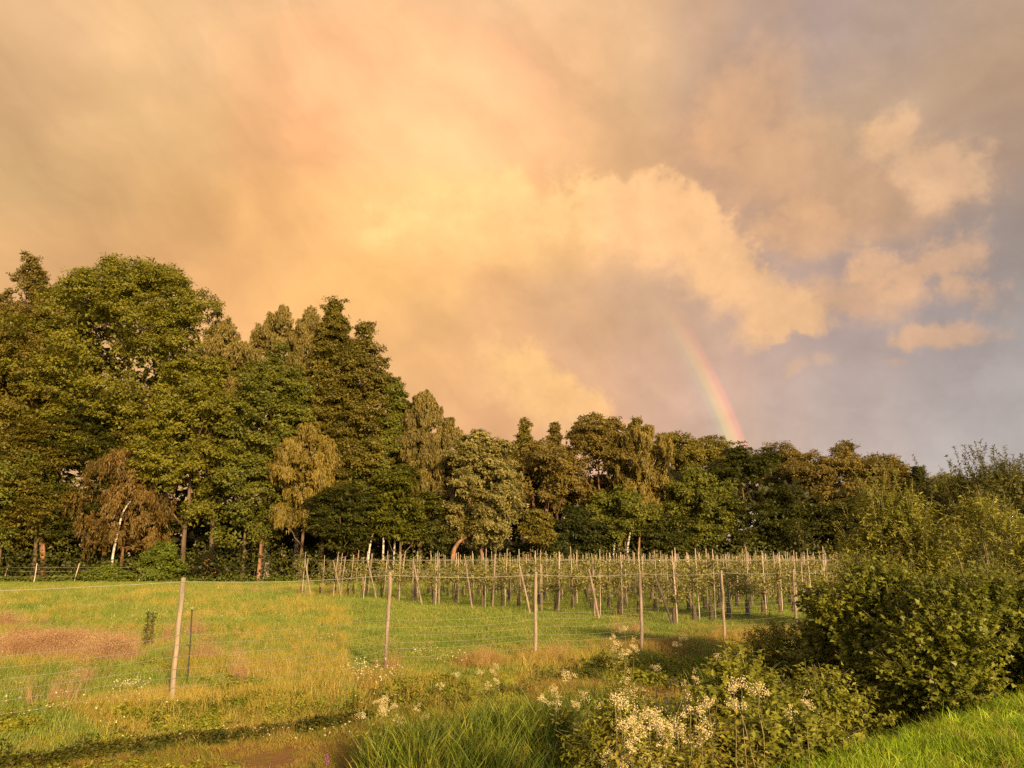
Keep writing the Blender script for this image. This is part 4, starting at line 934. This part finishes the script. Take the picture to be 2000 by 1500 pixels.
# 7 reeds in the ditch
x, y = patch([(930, 1475, 170, 40, 1.0), (1100, 1455, 90, 40, 0.5), (780, 1490, 70, 20, 0.3), (1010, 1430, 90, 25, 0.3), (1400, 1325, 50, 30, 0.16), (1180, 1400, 100, 30, 0.25), (1250, 1500, 120, 20, 0.4), (1690, 1360, 40, 20, 0.08)], 560)
scatter('reeds', 'long arching green reeds in the ditch at the bottom centre', 'reeds', reedt, x, y, 0.45 + 0.5 * RNG.random(len(x)))
x, y = patch([(1230, 1420, 220, 60, 1.6), (1450, 1420, 160, 60, 1.4), (1560, 1330, 130, 60, 1.2), (1350, 1300, 160, 20, 0.6)], 900)
scatter('ditch_weeds', 'tangle of green and yellow weeds filling the ditch', 'weeds', weedt, x, y, 0.7 + 0.7 * RNG.random(len(x)), tilt=0.4)

# ------------------------------------------------------------------ flowers and shrubs of the ditch
def meadowsweet(k):
    rng = np.random.default_rng(60 + k); st_, lf, fl = Buf(), Buf(), Buf(); H = 0.75 + 0.25 * rng.random()
    for q in range(1 + k % 2):
        a_ = rng.random() * 6.28; tip = np.array([math.cos(a_) * 0.16 * (q > 0), math.sin(a_) * 0.16 * (q > 0), H * (1 - 0.13 * q)])
        pts = branch((0, 0, -0.05), tip, 0.02, 6, rng, 0.01); tube(st_, pts, np.linspace(0.006, 0.003, 6), 4, False)
        n = 46; h = rng.random(n) * H * 0.85; aa = rng.random(n) * 6.28; L = np.stack([np.cos(aa), np.sin(aa), 0.2 * np.ones(n)], 1)
        leaves(lf, np.stack([tip[0] * h / H, tip[1] * h / H, h], 1) + L * (rng.random((n, 1)) * 0.14), rng.normal(size=(n, 3)) * 0.4 + np.array([0, 0, 1]), L, 0.07, 0.45, 'fold', rng=rng)
        for c_ in range(6):
            cc = tip + rng.normal(size=3) * np.array([0.035, 0.035, 0.028]); n = 44; rr = 0.011 + 0.010 * rng.random()
            leaves(fl, cc + rng.normal(size=(n, 3)) * rr, rng.normal(size=(n, 3)), rng.normal(size=(n, 3)), 0.010, 0.9, rng=rng)
    return st_.obj('stem', BK['twig'], None, link=False).data, lf.obj('leaves', LM['bramble'] if k % 2 else LM['ochre'], None, link=False).data, fl.obj('blossom', whitefl, None, link=False).data
MS = [meadowsweet(k) for k in range(6)]
ms_px = [(1110, 1318, 1), (1082, 1352, 0), (1175, 1390, 0), (1228, 1335, 0), (1280, 1330, 0), (1305, 1358, 0), (1195, 1245, 2), (1205, 1262, 2), (1220, 1235, 2), (1235, 1270, 2), (1216, 1380, 0), (1235, 1392, 0), (1222, 1402, 0), (1282, 1402, 0), (1250, 1440, 0), (1262, 1438, 0), (1288, 1450, 0), (1262, 1468, 0), (1195, 1402, 0), (1340, 1372, 0), (1385, 1390, 0), (1350, 1400, 0), (1370, 1425, 0), (1320, 1402, 0), (1300, 1438, 0), (1188, 1480, 0), (1218, 1436, 0), (1355, 1332, 0), (1400, 1305, 0), (1482, 1335, 0), (740, 1372, 3), (752, 1370, 3), (708, 1410, 3), (756, 1398, 3), (748, 1412, 3), (815, 1378, 3), (860, 1340, 3), (968, 1303, 3), (937, 1322, 3), (966, 1335, 3), (890, 1338, 3), (1335, 1240, 2), (1085, 1375, 0), (1150, 1405, 0), (1450, 1355, 0), (1573, 1385, 0), (1435, 1385, 0), (1205, 1392, 0), (1228, 1408, 0), (1246, 1398, 0), (1268, 1412, 0), (1240, 1424, 0), (1212, 1420, 0), (1258, 1455, 0), (1296, 1424, 0), (1330, 1440, 0), (1232, 1376, 0), (1302, 1385, 0), (1202, 1412, 0), (1275, 1486, 0), (1365, 1460, 0), (1140, 1360, 0), (1318, 1345, 0), (1262, 1372, 0)]
for i, (px, py, zone) in enumerate(ms_px):
    # distance so that the bloom stands about 0.9 m above the ground there
    best = None
    hgt = {0: 0.80, 1: 1.0, 2: 0.9, 3: 0.62}[zone]
    for d in np.arange(6.0, 22, 0.05):
        x, y, z = at(px, py, d)
        if z <= hz_(x, y) + hgt: best = (x, y, z); break
    if best is None: best = at(px, py, 9)
    x, y, z = best; g = hz_(x, y); k = i % 6
    lab = {0: 'creamy meadowsweet in the ditch tangle', 1: 'tallest creamy meadowsweet standing apart left of the flower tangle', 2: 'creamy meadowsweet close in front of the fence posts', 3: 'creamy meadowsweet in the rough grass left of the ditch'}[zone]
    o = thing('meadowsweet', (x, y, g), lab + ', %s from the left' % nth(sum(1 for q in ms_px if q[2] == zone and (q[0], q[1]) < (px, py))) if zone != 1 else lab, 'wildflower', 'meadowsweet plants, zone %s' % ['of the ditch tangle', 'standing apart', 'by the fence', 'in the rough grass'][zone], RNG.random() * 6.28)
    sc = (z - g + 0.04) / (0.75 + 0.12); o.scale = (sc * 1.05, sc * 1.05, sc)
    for nm, me in zip(('stem', 'leaves', 'blossom'), MS[k]):
        c = bpy.data.objects.new(nm, me); COL.objects.link(c); c.parent = o
# purple loosestrife spike at the bottom
x, y, z = at(636, 1470, 8.6); g = hz_(x, y); o = thing('loosestrife', (x, y, g), 'single purple flower spike at the bottom edge of the picture', 'wildflower'); o.scale = (1, 1, max(0.3, (z - g) / 0.58))
b = Buf(); tube(b, [(0, 0, -0.05), (0.01, 0, 0.4), (0.02, 0, 0.57)], [0.006, 0.005, 0.003], 4); b.obj('stem', BK['twig'], o)
b = Buf(); n = 150; zz = 0.35 + RNG.random(n) * 0.2; leaves(b, np.stack([0.015 + RNG.normal(size=n) * 0.012, RNG.normal(size=n) * 0.012, zz], 1), RNG.normal(size=(n, 3)), RNG.normal(size=(n, 3)), 0.02, 0.8); b.obj('blossom', plain_mat('purple_flower', (0.24, 0.07, 0.16)), o)

def big_shrub(name, label, px, top, hw, d, leaf, lkind, lsz, nleaf, seed, shoots=0, shoot_len=0.8, drop=0.35, cat='shrub', depth=0.8, asp=0.5, side=None):
    """dense shrub: clumps of leafy twigs over a rounded, lumpy body reaching to the ground"""
    rng = np.random.default_rng(seed); x, y, z = at(px, top, d); g = hz_(x, y); H = z - g; R = hw / F * d
    o = thing(name, (x, y, g), label, cat)
    nl = 46; h = rng.random(nl); th = rng.random(nl) * 2 * math.pi
    pr = np.sqrt(np.clip(1 - ((h - 0.35) / 0.68) ** 2, 0.03, 1)); lr = 0.30 * min(R, H)
    C = np.stack([np.cos(th) * pr * (R - lr * 0.6), np.sin(th) * pr * (R - lr * 0.6) * depth, h * (H - lr * 0.7)], 1); C *= np.where(rng.random((nl, 1)) < 0.8, 1, np.array([0.55, 0.55, 1.0]))
    b, tw = Buf(), Buf()
    ntw = nleaf // 16; ci = rng.integers(0, nl, ntw); dd_ = unit(rng.normal(size=(ntw, 3)) + unit(C[ci] - np.array([0, 0, H * 0.25])) * 1.0)
    root_ = C[ci] + dd_ * lr * (0.35 + 0.6 * rng.random((ntw, 1))); twl = 0.22 + 0.25 * rng.random(ntw)
    td = unit(dd_ * 0.8 + np.array([0, 0, 0.7 if shoots else 0.25]) + rng.normal(size=(ntw, 3)) * 0.35)
    u = np.tile(np.linspace(0.05, 1, 16), ntw); li = np.repeat(np.arange(ntw), 16)
    P = root_[li] + td[li] * (u * twl[li])[:, None]; P[:, 2] -= u * u * 0.06
    n = len(P); side_d = rng.normal(size=(n, 3)); L = side_d + td[li] * 0.9; Nn = np.array([0, 0, 0.9]) + rng.normal(size=(n, 3)) * 0.55 + dd_[li] * 0.4
    ctint = rng.random(ntw) * 0.5
    keep = P[:, 2] > 0.0
    leaves(b, P[keep], Nn[keep], L[keep], lsz * (0.65 + 0.7 * rng.random(keep.sum())), asp, lkind, np.clip(ctint[li] + rng.random(n) * 0.5, 0, 1)[keep])
    for q in range(0, ntw, 3):
        tube(tw, [root_[q], root_[q] + td[q] * twl[q]], [0.005, 0.002], 3, False)
    for q in range(26):
        tube(tw, branch((rng.normal() * 0.12, rng.normal() * 0.12, -0.05), C[rng.integers(nl)], 0.1, 6, rng, 0.04), np.linspace(0.022, 0.006, 6), 5, False)
    # long upright whips
    for q in range(shoots):
        c = C[rng.integers(nl)]
        if c[2] < H * 0.45: continue
        a_ = np.array([rng.normal() * 0.28 - 0.1, rng.normal() * 0.25, 1.0]); Ls = shoot_len * (0.5 + 0.7 * rng.random()); p1 = c + unit(a_) * (Ls + lr * 0.5) ; pts = branch(c, p1, 0, 7, rng, 0.012)
        tube(tw, pts, np.linspace(0.007, 0.002, 7), 3, False)
        m = int(Ls * 62); uu = 0.25 + 0.75 * rng.random(m); base = np.stack([np.interp(uu, np.linspace(0, 1, 7), pts[:, k]) for k in range(3)], 1)
        aa = rng.random(m) * 6.28; Ld = np.stack([np.cos(aa), np.sin(aa), 0.9 * np.ones(m)], 1)
        leaves(b, base, np.stack([-np.cos(aa) * 0.6, -np.sin(aa) * 0.6, np.ones(m)], 1) + rng.normal(size=(m, 3)) * 0.3, Ld, lsz * (0.7 + 0.5 * rng.random(m)), asp, 'fold', rng.random(m))
    b.obj('foliage', LM[leaf], o); tw.obj('branches', BK['twig'], o)
    return o
big_shrub('willow_shrub', 'tall willow with slender whips against the sky at the right edge', 1945, 912, 125, 19.5, 'willow2', 'fold', 0.085, 42000, 401, shoots=150, shoot_len=1.0, asp=0.30)
big_shrub('willow_shrub', 'low willow between the small conifer and the tall willow', 1838, 940, 72, 21, 'willow2', 'fold', 0.085, 20000, 402, shoots=70, shoot_len=0.9, asp=0.32)
big_shrub('willow_shrub', 'yellow green narrow leaved willow shrub beside the last orchard stakes', 1752, 980, 110, 13.6, 'willow', 'fold', 0.070, 46000, 403, shoots=240, shoot_len=0.85, asp=0.30)
big_shrub('willow_shrub', 'olive willow shrub at the right picture edge in front of the tall one', 1925, 1000, 130, 12.8, 'willow', 'fold', 0.070, 46000, 404, shoots=80, shoot_len=0.5, asp=0.30)
big_shrub('guelder_shrub', 'dark broad leaved shrub bulging out below the yellow green willow', 1700, 1125, 120, 12.0, 'maple', 'lobed', 0.056, 40000, 405, shoots=30, shoot_len=0.45, asp=0.5)
big_shrub('guelder_shrub', 'dark broad leaved shrub at the right edge above the bright verge', 1900, 1150, 170, 10.8, 'maple', 'lobed', 0.056, 56000, 406, shoots=40, shoot_len=0.45, asp=0.5)
big_shrub('hazel_shrub', 'rounded leafy shrub covering the end of the orchard rows', 1610, 1160, 45, 13.2, 'maple', 'lobed', 0.075, 8000, 407, asp=0.5)
big_shrub('bramble_bush', 'bramble bush with pale flowers left of the dark shrubs', 1440, 1322, 80, 9.3, 'bramble', 'lobed', 0.065, 13000, 408, asp=0.5)
big_shrub('weed_thicket', 'ochre tinged weeds between the fence and the dark shrubs', 1530, 1235, 70, 13.8, 'willow', 'fold', 0.055, 14000, 409, asp=0.4)
big_shrub('bramble_bush', 'brownish bramble thicket at the foot of the dark shrubs', 1610, 1345, 90, 9.6, 'bramble', 'fold', 0.065, 14000, 410, asp=0.5)
big_shrub('bramble_bush', 'green bramble thicket touching the bright verge', 1530, 1425, 100, 7.7, 'bramble', 'lobed', 0.06, 12000, 411, asp=0.5)
big_shrub('weed_thicket', 'yellowing leafy plants at the bottom edge right of the meadowsweet', 1395, 1450, 82, 7.6, 'ochre', 'fold', 0.065, 12000, 412, asp=0.4)
big_shrub('weed_thicket', 'green tangle under the creamy meadowsweet', 1245, 1400, 105, 8.4, 'bramble', 'fold', 0.055, 12000, 413, asp=0.4)
